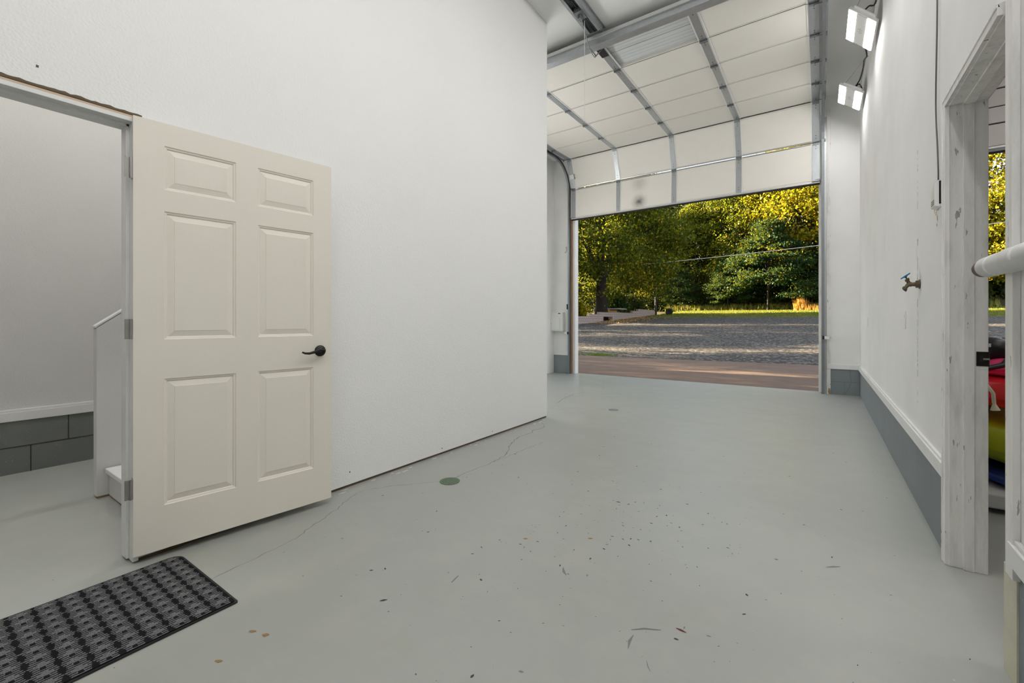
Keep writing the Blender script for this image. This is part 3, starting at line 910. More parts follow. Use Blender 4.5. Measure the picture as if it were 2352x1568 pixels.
LIGHTS += [((XALC + .06, y_, 2.75), -PI / 2 + .0, lab_, False) for y_, lab_ in ((4.95, 'added panel light on the hidden alcove wall behind the partition edge'), (5.75, 'added middle panel light on the hidden alcove wall'), (6.55, 'added panel light on the hidden alcove wall nearest the breaker box'))]  # added out of sight to brighten the raised door and far floor
proto = make_light()
for i, (loc, roll, label, vis) in enumerate(LIGHTS):
    r = proto if i == 0 else copy_tree(proto)
    r.location = loc; r.rotation_euler = (0, roll, 0)
    tag(r, label, 'light', 'panel lights along the right wall' if i < 6 else 'added panel lights on the alcove wall')
    if i >= 6:
        for ch in r.children:
            if ch.name.startswith('light_strip'):
                ch.data = ch.data.copy(); ch.data.materials[0] = M['lamp_alcove_fill']
for i, (loc, roll, label, vis) in enumerate(LIGHTS[:2]):
    inv = Matrix.LocRotScale(Vector(loc), Matrix.Rotation(roll, 3, 'Y'), None).inverted()
    root = proto if i == 0 else [o for o in COL.objects if o.get('label') == label][0]
    hook = Vector((XR - .03, loc[1] - .33, ZC if i == 0 else 4.42))
    hk = Vector((XR - .02, loc[1] - .50, 4.50 if i == 0 else 4.36))
    for a in (Vector((-.09, -.31, .026)), Vector((.09, -.31, .026))):
        b = MB(); b.tube([a, inv @ hk], .0022, 5); b.build('hanger_wire', M['wire'], root)
    b = MB(); b.tube([inv @ hk, inv @ Vector((XR, hk.y, hk.z))], .004, 6); b.build('wall_hook', M['wire'], root)


def fill_ceiling_light(x, y, z, label, grp='added ceiling strip lights', m='tube'):  # fixtures out of view, added as fill light
    root = empty('fill_ceiling_light', (x, y, z))
    b = MB(); b.box(-.10, .10, -.61, .61, -.06, 0); b.build('fixture_body', M['white_plastic'], root, bevel=.004)
    b = MB(); b.box(-.075, .075, -.59, .59, -.068, -.06); b.build('diffuser', M[m], root)
    return tag(root, label, 'light', grp)


fill_ceiling_light(-0.2, -1.9, ZC, 'added ceiling strip light behind the camera')  # main bay: three unseen strips added for even brightness
fill_ceiling_light(-0.2, 0.5, ZC, 'added ceiling strip light above the camera')
fill_ceiling_light(-0.2, 2.6, ZC, 'added ceiling strip light above the middle of the floor')
fill_ceiling_light(-3.75, -0.2, ZC, 'added ceiling strip light in the stair room', m='fill_tube')  # stair room: two unseen strips added to lift its dark walls
fill_ceiling_light(-3.75, 1.9, ZC, 'added ceiling strip light over the stairs', m='fill_tube')
fill_ceiling_light(3.2, 2.6, ZC, 'added ceiling strip light in the next bay near the doorway', m='fill_tube')  # next bay: two unseen strips added to brighten its door
fill_ceiling_light(3.4, 5.6, ZC, 'added ceiling strip light in the next bay over the kayaks', m='fill_tube')


def cable(name, pts, r, mat_, label, cat='cable', n=7, extra=None):
    # smooth the points a little
    P = [Vector(p) for p in pts]; out = []
    for i in range(len(P) - 1):
        p0, p1, p2, p3 = P[max(i - 1, 0)], P[i], P[i + 1], P[min(i + 2, len(P) - 1)]
        for k in range(6):
            t = k / 6
            out.append(.5 * ((2 * p1) + (p2 - p0) * t + (2 * p0 - 5 * p1 + 4 * p2 - p3) * t * t + (3 * p1 - p0 - 3 * p2 + p3) * t ** 3))
    out.append(P[-1])
    b = MB(); b.tube(out, r, n)
    o = b.build(name, mat_)
    return tag(o, label, cat)


cable('power_cord', [(0.33, 6.03, 4.12), (0.345, 6.05, 4.16), (0.40, 6.22, 4.20), (0.44, 6.42, 4.15), (0.43, 6.62, 4.20), (0.43, 6.82, 4.19), (0.41, 7.02, 4.15), (0.37, 7.13, 4.12), (0.41, 7.09, 4.13), (0.44, 7.13, 4.08)],
      .0075, M['cord'], 'black power cord linking the two glowing panel lights')
cable('power_cord', [(0.46, 4.95, ZC), (0.455, 5.12, 4.40), (0.445, 5.28, 4.22), (0.43, 5.40, 4.14), (0.39, 5.44, 4.16), (0.36, 5.47, 4.15)],
      .0075, M['cord'], 'black power cord rising from the upper panel light')
# white wall box at the end of the cord
wb = empty('control_box', (XR, 3.005, 1.745))
b = MB(); b.box(-.010, .0, -.050, .050, -.066, .066); b.build('back_plate', M['white_plastic'], wb, bevel=.002)
b = MB()
pr = [(-.010, -.046, -.064), (-.024, -.040, -.058), (-.024, .044, -.058), (-.010, .048, -.064), (-.010, -.046, .064), (-.024, -.040, .050), (-.024, .044, .040), (-.010, .048, .062)]
b.add(pr, [(0, 1, 2, 3), (4, 7, 6, 5), (1, 5, 6, 2), (0, 4, 5, 1), (3, 2, 6, 7)])
b.build('cover', M['white_plastic'], wb, bevel=.002)
b = MB(); b.box(-.0098, -.0005, -.0515, -.0495, -.052, .060); b.build('side_slot', M['black_plastic'], wb)
b = MB()
for k in range(3): b.box(-.0252, -.0238, -.03, .035, -.048 + k * .009, -.044 + k * .009)
b.build('vent_grille', M['stain_grey'], wb)
o = cable('hanging_cord', [(XR - .010, 3.00, ZC), (XR - .010, 3.01, 3.6), (XR - .010, 2.99, 2.75), (XR - .011, 3.015, 2.30), (XR - .010, 3.02, 2.15), (XR - .010, 2.99, 2.0), (XR - .012, 2.955, 1.86), (XR - .012, 2.955, 1.81)],
          .0034, M['grey_cord'], 'thin dark cord', None)
o.parent = wb; o.matrix_parent_inverse = Matrix.Translation((-XR, -3.005, -1.745))
tag(wb, 'white plastic control box with hanging cord on the right wall', 'control box')

# hose bibb
sg = empty('hose_tap', (XR, 3.523, 1.338)); sg.scale = (.60, .92, .92)
b = MB()
b.lathe([(0, 0), (.030, 0), (.032, .004), (.028, .008), (.024, .010), (.024, .030), (.017, .034), (.014, .036), (.0125, .060), (.014, .066)], (0, 0, 0), (-1, 0, 0), 20)
b.tube([(-.062, 0, 0), (-.082, 0, .002), (-.098, 0, -.010), (-.112, 0, -.028)], [.016, .0165, .0145, .0125], 14)
b.lathe([(.013, 0), (.019, 0), (.020, .016), (.015, .018), (.013, .016)], (-.108, 0, -.022), (-.63, 0, -.77), 18)
b.tube([(-.080, 0, .004), (-.096, 0, .034)], [.015, .012], 12)
b.lathe([(0, -.008), (.018, -.008), (.019, 0), (.018, .009), (0, .009)], (-.0945, 0, .030), (-.45, 0, .89), 6, 0, False)
b.tube([(-.098, 0, .036), (-.106, 0, .052)], .006, 8)
b.build('tap_body', M['brass'], sg)
b = MB()
c0 = Vector((-.108, 0, .056)); ax = Vector((-.45, 0, .89)).normalized(); u = Vector((0, 1, 0)); w = ax.cross(u)
ring = [c0 + (u * math.cos(2 * PI * k / 24) + w * math.sin(2 * PI * k / 24)) * .036 for k in range(25)]
b.tube(ring, .0045, 8, caps=False)
for k in range(3):
    a = 2 * PI * k / 3
    b.tube([c0 + (u * math.cos(a) + w * math.sin(a)) * .034, c0 - ax * .004], .0042, 7)
b.lathe([(0, .004), (.011, .004), (.012, -.010), (0, -.010)], tuple(c0), tuple(ax), 12)
o = b.build('tap_handle', M['blue'], sg); o['label'] = 'round blue tap handle'
tag(sg, 'weathered brass hose tap with blue handle on the right wall', 'tap')


def plate(y, z, w, h, label):
    r = empty('outlet_plate', (XR, y, z))
    b = MB(); b.box(-.006, 0, -w / 2, w / 2, -h / 2, h / 2); b.build('cover_plate', M['wall_side'], r, bevel=.003)
    for s in (-1, 1):
        b = MB(); b.box(-.0085, -.006, -.018, .018, s * h * .22 - .014, s * h * .22 + .014)
        b.build('socket_face', M['trim'], r, bevel=.002)
    tag(r, label, 'outlet', 'painted over outlet plates')


plate(4.076, 1.125, .075, .125, 'painted over outlet plate below the blue handled tap')
plate(6.99, 1.10, .07, .115, 'painted over outlet plate further along near the corner')

# foam wrapped pipe
pp = empty('handrail_pipe', (0.448, 2.05, 1.294))
b = MB()
pts = [(0, -i * .05, -i * .0003) for i in range(0, 31)]
rad = []
for i in range(31):
    rad.append(.033 + (0.0022 if i in (4, 5, 11, 17, 24) else 0))
b.tube([(0, .004, 0)] + pts, [.030] + rad, 22)
b.build('wrapped_pipe', M['pipe_wrap'], pp)
for y in (-.095, -.32, -.62):
    b = MB(); b.lathe([(.030, -.013), (.0336, -.012), (.0336, .012), (.030, .013)], (0, y, 0), (0, 1, 0), 24); b.build('tape_band', M['wall_side'], pp)
b = MB(); b.tube([(0, .0, 0), (0, .060, 0), (0, .074, 0)], [.0285, .028, .022], 20); o = b.build('pipe_end', M['rust'], pp); o['label'] = 'rusty brown pipe end'
for y in (-.85, -1.4):
    b = MB(); b.tube([(0, y, -.02), (.02, y, -.05), (.039, y, -.05)], .007, 8); b.build('wall_bracket', M['galv'], pp)
tag(pp, 'white wrapped pipe with brown end jutting in from right edge', 'pipe')

# electrical panel in the alcove
ep = empty('breaker_panel', (-4.612, YB, 1.095))
b = MB(); b.box(-.155, .165, -.11, 0, -.195, .205); b.build('enclosure', M['cream_metal'], ep, bevel=.004)
b = MB(); b.box(-.150, .085, -.122, -.110, -.165, .090); o = b.build('panel_door', M['white_plastic'], ep, bevel=.003)
b = MB(); b.lathe([(0, .006), (.008, .006), (.009, 0)], (-.11, -.122, -.03), (0, -1, 0), 10); b.build('door_latch', M['stain_dark'], o)
b = MB(); b.box(.06, .11, -.1115, -.110, .170, .188); b.build('badge_plate', M['black_plastic'], ep)
tag(ep, 'off white metal breaker panel box left of the garage opening', 'panel box')


def sensor(x, side, label):
    r = empty('safety_sensor', (x, 8.20, .862))
    b = MB(); b.box(-.045 * side - .03, -.045 * side + .03, -.02, .02, -.022, .022); b.build('sensor_body', M['white_plastic'], r, bevel=.003)
    b = MB(); b.box(-.010, .010, -.022, .022, -.026, .026); b.build('lens_cap', M['black_plastic'], r, bevel=.003)
    b = MB(); b.box(-.10 if side > 0 else -.0, .0 if side > 0 else .10, .018, .024, -.004, .004); b.build('mounting_arm', M['galv'], r)
    tag(r, label, 'sensor', 'garage door safety sensors')


sensor(.045, -1, 'small safety sensor low on the right garage track')
sensor(-4.335, 1, 'small safety sensor low on the left garage track')
b = MB(); b.box(-4.392, -4.366, YB - .035, YB, 1.36, 1.47)
tag(b.build('pull_latch', M['black_plastic'], bevel=.004), 'small black latch on the wall above the left safety sensor', 'latch')
b = MB(); b.tube([(-4.41, YB, 2.69), (-4.41, YB - .03, 2.68), (-4.39, YB - .035, 2.60), (-4.42, YB - .03, 2.565), (-4.44, YB - .02, 2.58)], .006, 8)
tag(b.build('wall_hook', M['galv']), 'small steel hook on the wall left of the garage track', 'hook')

# ------------------------------------------------------------------ things on the floor
mt = empty('doormat', (-2.195, 0.02, 0))
hw, y1, y0, rc = .305, .775, -1.0, .05
out = []
for (cx_, cy_, a0) in ((hw - .008, y1 - .008, 0), (-hw + rc, y1 - rc, PI / 2), (-hw + rc, y0 + rc, PI), (hw - rc, y0 + rc, 3 * PI / 2)):
    rr = .008 if cx_ > hw - .02 and cy_ > 0 else rc
    for k in range(7):
        a = a0 + k / 6 * PI / 2
        out.append((cx_ + rr * math.cos(a), cy_ + rr * math.sin(a)))
n = len(out)
b = MB(); ins = [(x * .968, .0 + (y - (-.11)) * .990 + (-.11)) for x, y in out]
b.add([(x, y, .001) for x, y in out] + [(x, y, .006) for x, y in out], [(i, (i + 1) % n, n + (i + 1) % n, n + i) for i in range(n)] + [tuple(range(n, 2 * n)), tuple(range(n))[::-1]])
o = b.build('rubber_backing', M['black_plastic'], mt); o['label'] = 'black rubber edge of the mat'
b = MB(); b.add([(x, y, .006) for x, y in ins] + [(x, y, .009) for x, y in ins], [(i, (i + 1) % n, n + (i + 1) % n, n + i) for i in range(n)] + [tuple(range(n, 2 * n))])
b.build('woven_pile', M['mat'], mt)
tag(mt, 'long black and grey patterned runner mat before the left doorway', 'mat')

M['drain_green'] = paint('green_drain_iron', (0.12, 0.21, 0.15), 0.6, metal=0.0, dirt=0.5, dscale=40, dcol=(0.26, 0.18, 0.09))
dr = empty('floor_drain', (-2.111, 2.244, 0))
b = MB(); b.lathe([(.056, 0), (.068, 0), (.070, .003), (.062, .0045), (.056, .003), (.056, 0)], (0, 0, 0), (0, 0, 1), 32); b.build('drain_rim', M['drain_green'], dr)
b = MB(); b.lathe([(0, .001), (.056, .001)], (0, 0, 0), (0, 0, 1), 28, 1)
for k in range(-4, 5):
    hwid = math.sqrt(max(.056 ** 2 - (k * .012) ** 2, 0))
    b.box(-hwid, hwid, k * .012 - .0035, k * .012 + .0035, .001, .004, 0)
for k in range(-2, 3):
    hwid = math.sqrt(max(.056 ** 2 - (k * .022) ** 2, 0)); b.box(k * .022 - .003, k * .022 + .003, -hwid, hwid, .001, .0038, 0)
b.build('drain_grate', [M['drain_green'], M['stain_dark']], dr)
tag(dr, 'round green iron floor drain near the left wall', 'drain')
cl = empty('cleanout_cap', (-2.12, 5.225, 0))
b = MB(); b.lathe([(0, .004), (.055, .004), (.060, .002), (.062, 0)], (0, 0, 0), (0, 0, 1), 28); b.build('cap_disc', M['stain_grey'], cl)
b = MB()
for k in range(-3, 4): b.box(-.04, .04, k * .012 - .003, k * .012 + .003, .004, .0055)
b.build('cap_ribs', M['galv'], cl)
tag(cl, 'small round grey drain cap on the floor before the garage door', 'drain cap')

# stairs seen through the left doorway
b = MB()
X0, X1 = -3.785, -3.715
b.add([(X0, .742, .012), (X1, .742, .012), (X1, 2.6, .012), (X0, 2.6, .012), (X0, .742, 1.075), (X1, .742, 1.075), (X1, 2.6, 2.55), (X0, 2.6, 2.55)],
      [(0, 3, 2, 1), (4, 5, 6, 7), (0, 1, 5, 4), (2, 3, 7, 6), (1, 2, 6, 5), (0, 4, 7, 3)], 0)
b.box(X0 + .004, X1 - .004, .748, 2.6, 0, .012, 1)
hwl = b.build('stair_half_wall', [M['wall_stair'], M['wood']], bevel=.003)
tag(hwl, 'low white slanted half wall beside the stairs in left doorway', 'half wall')
b = MB(); b.add([(X0 - .004, .736, 1.075), (X1 + .004, .736, 1.075), (X1 + .004, 2.6, 2.556), (X0 - .004, 2.6, 2.556), (X0 - .004, .736, 1.087), (X1 + .004, .736, 1.087), (X1 + .004, 2.6, 2.568), (X0 - .004, 2.6, 2.568)],
                [(0, 3, 2, 1), (4, 5, 6, 7), (0, 1, 5, 4), (2, 3, 7, 6), (1, 2, 6, 5), (0, 4, 7, 3)])
b.build('cap_board', M['trim'], hwl)
stp = empty('stair_flight', (-3.2, .80, 0))
for k in range(6):
    b = MB(); y0 = k * .26
    b.box(-.505, .47, y0 + .0, y0 + .26, 0.012 if k == 0 else k * .185, (k + 1) * .185 - .03, 0)
    b.build('stair_riser', M['wall_stair'], stp)
    b = MB(); b.box(-.505, .47, y0 - .02, y0 + .26, (k + 1) * .185 - .03, (k + 1) * .185, 0); b.build('stair_tread', M['trim'], stp, bevel=.004)
b = MB(); b.box(-.50, .46, .004, .25, 0, .012); b.build('raw_base', M['wood'], stp)
tag(stp, 'white painted wooden stair steps behind the slanted half wall', 'stairs')

# ------------------------------------------------------------------ neighbouring bay seen through the right doorway
d3 = empty('door_3', (0, 0, 0))
tag(d3, 'raised garage door of the next bay seen through right doorway', 'garage door', kind='structure')
for z0, z1 in ((3.385, 3.665), (3.685, 3.885), (3.90, 4.115), (4.135, 4.36)):
    b = MB(); b.box(1.03, 5.22, 8.235, 8.275, z0, z1); b.build('door_section', M['panel_pale'], d3, bevel=.006)
b = MB(); b.box(1.03, 5.22, 8.262, 8.272, 3.36, 4.36); b.build('door_skin', M['stain_dark'], d3)
b = MB(); b.box(1.03, 5.22, 8.225, 8.27, 3.352, 3.378, 0); b.box(1.03, 5.22, 8.235, 8.27, 3.315, 3.352, 1); b.box(1.03, 5.22, 8.24, 8.265, 3.29, 3.315, 2)
b.build('bottom_seal', [M['alu'], M['galv_dark'], M['rubber']], d3)


def hull(b, x0, z0, z1, y0, y1, hwid, mi=0, deck=0.0, n=26, squash=.5):
    L = []
    for i in range(n + 1):
        t = i / n; s = math.sin(PI * min(max(t, .001), .999)) ** squash
        w = hwid * s; y = y0 + (y1 - y0) * t
        rock = (1 - s) * (z1 - z0) * .35
        zc = (z0 + z1) / 2; hh = (z1 - z0) / 2
        ring = []
        for k in range(20):
            a = 2 * PI * k / 20
            cx_, sz = math.cos(a), math.sin(a)
            x = w * (abs(cx_) ** .55) * (1 if cx_ >= 0 else -1)
            if sz >= 0: z = zc + hh * (.25 + .75 * sz ** .5) * (1 if sz > 0 else 1) if False else zc + hh * (abs(sz) ** .45)
            else: z = zc - hh * (abs(sz) ** .75) + rock
            ring.append((x0 + x, y, z))
        L.append(ring)
    vs_ = [p for r in L for p in r]
    fs = [(i * 20 + k, i * 20 + (k + 1) % 20, (i + 1) * 20 + (k + 1) % 20, (i + 1) * 20 + k) for i in range(n) for k in range(20)]
    b.add(vs_, fs, mi, True)
    b.add(L[0], [tuple(range(20))], mi); b.add(L[-1], [tuple(range(20))[::-1]], mi)


KX = 1.06
k1 = empty('kayak', (KX, 5.2, 0)); b = MB(); hull(b, 0, .115, .19, -1.5, 1.4, .38, squash=.35); b.build('hull', M['kayak_blue'], k1)
tag(k1, 'dark blue kayak lowest of the stack in the next bay', 'kayak', 'stacked kayaks in the next bay')
k2 = empty('kayak', (KX, 5.2, .19)); b = MB(); hull(b, 0, 0, .285, -1.48, 1.5, .37, squash=.38); b.build('hull', M['kayak_lime'], k2)
b = MB(); b.box(-.16, .16, -.3, .4, .275, .30); b.build('seat', M['black_plastic'], k2, bevel=.02)
tag(k2, 'lime yellow kayak under the red one in the next bay', 'kayak', 'stacked kayaks in the next bay')
k3 = empty('kayak', (KX, 5.2, .53)); b = MB(); hull(b, 0, 0, .22, -1.42, 1.5, .36, squash=.4); b.build('hull', M['kayak_red'], k3)
b = MB(); hull(b, 0, .20, .345, -1.15, 1.2, .29, squash=.4); b.build('deck', M['kayak_pink'], k3)
b = MB(); b.tube([(-.20, -1.40, .215), (-.19, -1.43, .19), (-.175, -1.44, .16), (-.17, -1.435, .10)], .009, 8); b.tube([(-.17, -1.435, .10), (-.165, -1.435, .06)], [.007, .022], 8); b.build('grab_rope', M['rope'], k3).location.x = -.045
b = MB(); b.tube([(-.30, -1.2, .25), (-.12, -1.18, .31), (-.02, -1.0, .40), (.0, -.7, .46)], .016, 8); b.build('strap', M['black_plastic'], k3)
tag(k3, 'bright red kayak on top of the stack in the next bay', 'kayak', 'stacked kayaks in the next bay')
b = MB(); b.box(KX - .40, KX + .40, 3.68, 6.6, .03, .115); b.box(KX - .30, KX + .30, 3.78, 6.5, 0, .03)
tag(b.build('foam_pad', M['foam'], bevel=.01), 'pale foam pad under the kayak stack in the next bay', 'pad')
sb = empty('kayak_seat_bag', (KX - .12, 4.30, .86)); sb.scale = (.72, .72, .78)
b = MB()
b.lathe([(0, 0), (.13, .0), (.155, .05), (.16, .10), (.13, .16), (.06, .19), (0, .195)], (0, 0, 0), (0, 0, 1), 20); o = b.build('bag_shell', M['black_plastic'], sb)
b = MB(); b.box(-.16, -.02, -.160, -.152, .11, .14, 0); b.build('white_tag', M['white_plastic'], sb)
tag(sb, 'black rounded bag on top of the red kayak', 'bag')

# ------------------------------------------------------------------ outdoors


def terr(x, y):
    if y <= 13.6: z = -.02 - .0 * y
    elif y <= 46: z = -.02 + (y - 13.6) * .0470
    elif y <= 64: z = 1.503 + (y - 46) * .062
    else: z = 2.62 + (y - 64) * .16
    return z


b = MB()
b.add([(-14, 8.45, -.02), (9, 8.45, -.02), (9, 14.3, -.015), (-14, 12.45, -.015), (-14, 8.45, -.2), (9, 8.45, -.2), (9, 14.3, -.2), (-14, 12.45, -.2)],
      [(0, 1, 2, 3), (0, 4, 5, 1), (1, 5, 6, 2), (2, 6, 7, 3), (3, 7, 4, 0)], 0)
b.ribbon(subdivide_poly([(-2.246, 8.861), (-2.628, 8.62), (-2.9, 8.5)], .1, .02), .015, -.0145, 1)
b.ribbon(subdivide_poly([(-1.2, 13.2), (-1.35, 12.4), (-1.6, 11.6), (-1.7, 11.0)], .1, .03), .012, -.0135, 1)
tag(b.build('driveway_apron', [M['apron'], M['stain_dark']]), 'tan concrete apron just outside the garage opening', 'driveway', kind='structure')


def sheet(name, xs, ys, mat_, dz=0.0, rough=0.0, tuck=0.0):
    vs_ = []; fs = []
    for j, y in enumerate(ys):
        for i, x in enumerate(xs):
            vs_.append((x, y, terr(x, y) + dz + (random.uniform(-rough, rough) if rough else 0) - (tuck if j == 0 or i == 0 else 0)))
    nx = len(xs)
    for j in range(len(ys) - 1):
        for i in range(nx - 1):
            a = j * nx + i; fs.append((a, a + 1, a + nx + 1, a + nx))
    b = MB(); b.add(vs_, fs, 0, True)
    return b.build(name, mat_)


o = sheet('gravel_yard', np.linspace(-60, 45, 106), np.concatenate([[8.46, 10.5, 12.2], np.linspace(13.2, 48, 90)]), M['gravel'], -.03, .018)
tag(o, 'broad grey gravel yard beyond the concrete apron', 'gravel', kind='structure')
o = sheet('lawn', np.linspace(-15.5, 45, 80), np.linspace(45.5, 64, 40), M['lawn'], .02, .03, .16)
tag(o, 'strip of sunlit green lawn before the trees', 'lawn', kind='structure')
o = sheet('forest_ground', np.linspace(-70, 60, 40), np.linspace(47, 110, 30), M['forest_floor'], -.06, .05)
tag(o, 'dark ground under the trees behind the lawn', 'ground', kind='structure')

# retaining wall of pale blocks
wb_ = MB()
def rw(y0, y1, z1, z0=None):
    wb_.box(-16.25, -16.0, y0, y1, (terr(-16, y0) - .15) if z0 is None else z0, z1)
rw(28.0, 34.158, 1.49); rw(34.158, 36.223, 1.69); rw(36.223, 37.083, 1.90)
rw(37.083, 39.216, 1.90, 1.486); rw(39.216, 44.616, 1.93); rw(44.616, 46.358, 2.16); rw(46.358, 52.0, 2.37)
tag(wb_.build('retaining_wall', M['blockwall']), 'low stepped pinkish block retaining wall at the left of the yard', 'retaining wall')
b = MB(); b.tube([(-15.9, 52.2, terr(-15.9, 52.2) - .1), (-15.9, 52.2, 3.92)], .13, 10)
tag(b.build('fence_post', M['post']), 'grey wooden post at the far end of block wall', 'post')
sd = empty('garden_shed', (-17.9, 42.2, terr(-17, 42)))
b = MB(); b.box(-1.0, .55, -.5, 1.5, -.1, .95); b.build('shed_wall', M['tan'], sd)
b = MB(); b.box(-1.2, 1.55, -.7, 1.7, .95, 1.05); b.build('shed_roof', M['tin'], sd)
b = MB(); b.tube([(1.45, -.6, 0), (1.45, -.6, .95)], .05, 8); b.build('roof_post', M['post'], sd)
tag(sd, 'small tan shed with flat roof behind the block wall', 'shed')
tb = empty('tyre', (-.275 * 50.0, 50.0, terr(-13, 50) + .02))
b = MB(); ring = [(0.30 * math.cos(2 * PI * k / 20), 0, .36 + .30 * math.sin(2 * PI * k / 20)) for k in range(21)]; b.tube(ring, .12, 10, caps=False)
b.lathe([(0, .02), (.24, .02)], (0, 0, .36), (0, -1, 0), 16); b.build('tyre_ring', M['rubber'], tb)
tag(tb, 'black tyre standing on the grass edge right of the post', 'tyre')
b = MB(); pts = [(x, 40, 6.46 + (x + 7.71) * .0384 - .0 + .0009 * (x + 7.7) * (x + .4) * 1.0) for x in np.linspace(-13.5, 16, 24)]
b.tube(pts, .022, 6); tag(b.build('overhead_wire', M['string']), 'pale utility wire slanting across in front of the trees', 'wire')


# leaves -----------------------------------------------------------------
def leaf_mesh(name, centers, size, mat_, droop=.4, seed=0, aspect=1.7):
    r = np.random.default_rng(seed)
    N = len(centers)
    a = r.uniform(0, 2 * PI, N); el = r.normal(-droop, .6, N)
    d = np.stack([np.cos(a) * np.cos(el), np.sin(a) * np.cos(el), np.sin(el)], 1)
    u = r.normal(size=(N, 3)); u -= d * (u * d).sum(1)[:, None]; u /= np.linalg.norm(u, axis=1)[:, None]
    s = size * r.uniform(.6, 1.35, N)[:, None]
    nrm = np.cross(d, u)
    v0 = centers - d * s * .5; v2 = centers + d * s * .5 - nrm * s * .10
    v1 = centers + u * s * .5 / aspect * 1.3; v3 = centers - u * s * .5 / aspect * 1.3
    V = np.stack([v0, v1, v2, v3], 1).reshape(-1, 3)
    me = bpy.data.meshes.new(name)
    me.vertices.add(4 * N); me.vertices.foreach_set('co', V.astype(np.float32).ravel())
    me.loops.add(4 * N); me.loops.foreach_set('vertex_index', np.arange(4 * N, dtype=np.int32))
    me.polygons.add(N); me.polygons.foreach_set('loop_start', np.arange(0, 4 * N, 4, dtype=np.int32))
    me.polygons.foreach_set('loop_total', np.full(N, 4, np.int32))
    me.materials.append(mat_); me.update(calc_edges=True)
    return me


def crown_points(N, rx, ry, z0, z1, ncl, spread, seed, flat=.6, low=.0):
    r = np.random.default_rng(seed)
    t = r.uniform(0, 1, ncl) ** .8
    z = z0 + (z1 - z0) * t
    prof = np.clip(np.sin(PI * (t * .80 + .16 + low)), .12, 1) ** .7
    a = r.uniform(0, 2 * PI, ncl); rad = r.uniform(.35, 1, ncl) ** .5
    C = np.stack([rx * prof * rad * np.cos(a), ry * prof * rad * np.sin(a), z], 1)
    idx = r.integers(0, ncl, N)
    sp = spread * r.uniform(.6, 1.3, ncl)[idx][:, None]
    P = C[idx] + r.normal(size=(N, 3)) * sp * np.array([1, 1, flat])
    return P, C


def trunk_mesh(b, h, r0, C, nb, seed, lean=.0):
    rr = random.Random(seed)
    pts = [(lean * (k / 8) ** 2 * h + rr.uniform(-.05, .05), rr.uniform(-.05, .05), h * k / 8 - .3 * (k == 0)) for k in range(9)]
    b.tube(pts, [r0 * (1.25 if k == 0 else 1) * (1 - .75 * k / 8) for k in range(9)], 10)
    for i in range(nb):
        c = C[rr.randrange(len(C))]
        k = rr.uniform(.25, .9) * 8; k0 = int(k); p = Vector(pts[k0])
        q = Vector(c); q.z = max(q.z, p.z + .1)
        b.tube([p, p.lerp(q, .5) + Vector((0, 0, .3)), q], [r0 * .28, r0 * .16, .03], 6)


def build_tree(name, seed, leafmat, N, rx, ry, z0, z1, ncl, spread, size, h, r0, flat=.6, droop=.4, low=.0, nb=14):
    root = empty(name)
    P, C = crown_points(N, rx, ry, z0, z1, ncl, spread, seed, flat, low)
    cr = bpy.data.objects.new('tree_crown', leaf_mesh('tree_crown', P, size, leafmat, droop, seed)); COL.objects.link(cr); cr.parent = root
    b = MB(); trunk_mesh(b, h, r0, C, nb, seed)
    b.build('tree_trunk', M['bark'], root)
    return root


def place(root, x, y, rz, s, label, group):
    root.location = (x, y, terr(x, y)); root.rotation_euler = (0, 0, rz); root.scale = (s, s, s)
    tag(root, label, 'tree', group)


def shrub(x, y, s, label, seed, mat_, n_=5000):
    root = empty('shrub', (x, y, terr(x, y)))
    P, C = crown_points(n_, 1.3 * s, 1.3 * s, .15, 2.0 * s, 40, .32 * s, seed, .8)
    o = bpy.data.objects.new('shrub_foliage', leaf_mesh('shrub_foliage', P, .20, mat_, .2, seed)); COL.objects.link(o); o.parent = root
    b = MB()
    for k in range(5): b.tube([(0, 0, -.1), (random.uniform(-.3, .3), random.uniform(-.3, .3), .8 * s), tuple(C[k])], [.04, .03, .012], 6)
    b.build('shrub_stem', M['bark'], root)
    return tag(root, label, 'shrub', 'shrubs behind the block wall')


shrub(-18.6, 46.6, 1.1, 'dark green shrub behind the middle of the block wall', 31, M['leaf_teal'])
shrub(-18.4, 50.5, .95, 'dark shrub behind the far end of the block wall', 32, M['leaf_dark'])
shrub(-18.3, 35.6, .85, 'yellowish shrub behind the near end of the block wall', 33, M['leaf_gold'])

G1 = 'trees along the far edge of the yard'
big = build_tree('broadleaf_tree', 3, M['leaf_mid'], 95000, 7.6, 7.6, 2.3, 17.0, 420, .72, .21, 14, .60, .7, .55, low=.10)
place(big, -17.6, 40.3, 0, 1, 'big leafy tree with dark trunk behind the block wall', G1)
wood1 = build_tree('woodland_tree', 5, M['leaf_gold'], 44000, 5.2, 5.2, 3.2, 18.5, 260, .72, .265, 16, .30)
place(wood1, -2.2, 63.5, 0, 1.08, 'tall golden sunlit tree at right edge of the garage opening', G1)
wood2 = build_tree('woodland_tree', 6, M['leaf_mid'], 44000, 5.4, 5.0, 3.0, 19.0, 260, .72, .265, 16, .30)
place(wood2, -8.6, 65.0, 0, .93, 'tall green gold tree behind the middle of lawn', G1)
teal = build_tree('understory_tree', 8, M['leaf_teal'], 34000, 4.4, 3.6, 1.4, 10.2, 130, .60, .21, 8.5, .13, .28, .1, low=.12)
place(teal, -4.9, 58.8, 0, 1, 'blue green layered tree in shade at right of the lawn', G1)


def more(src, x, y, rz, s, label, group=G1):
    r = copy_tree(src); place(r, x, y, rz, s, label, group); return r


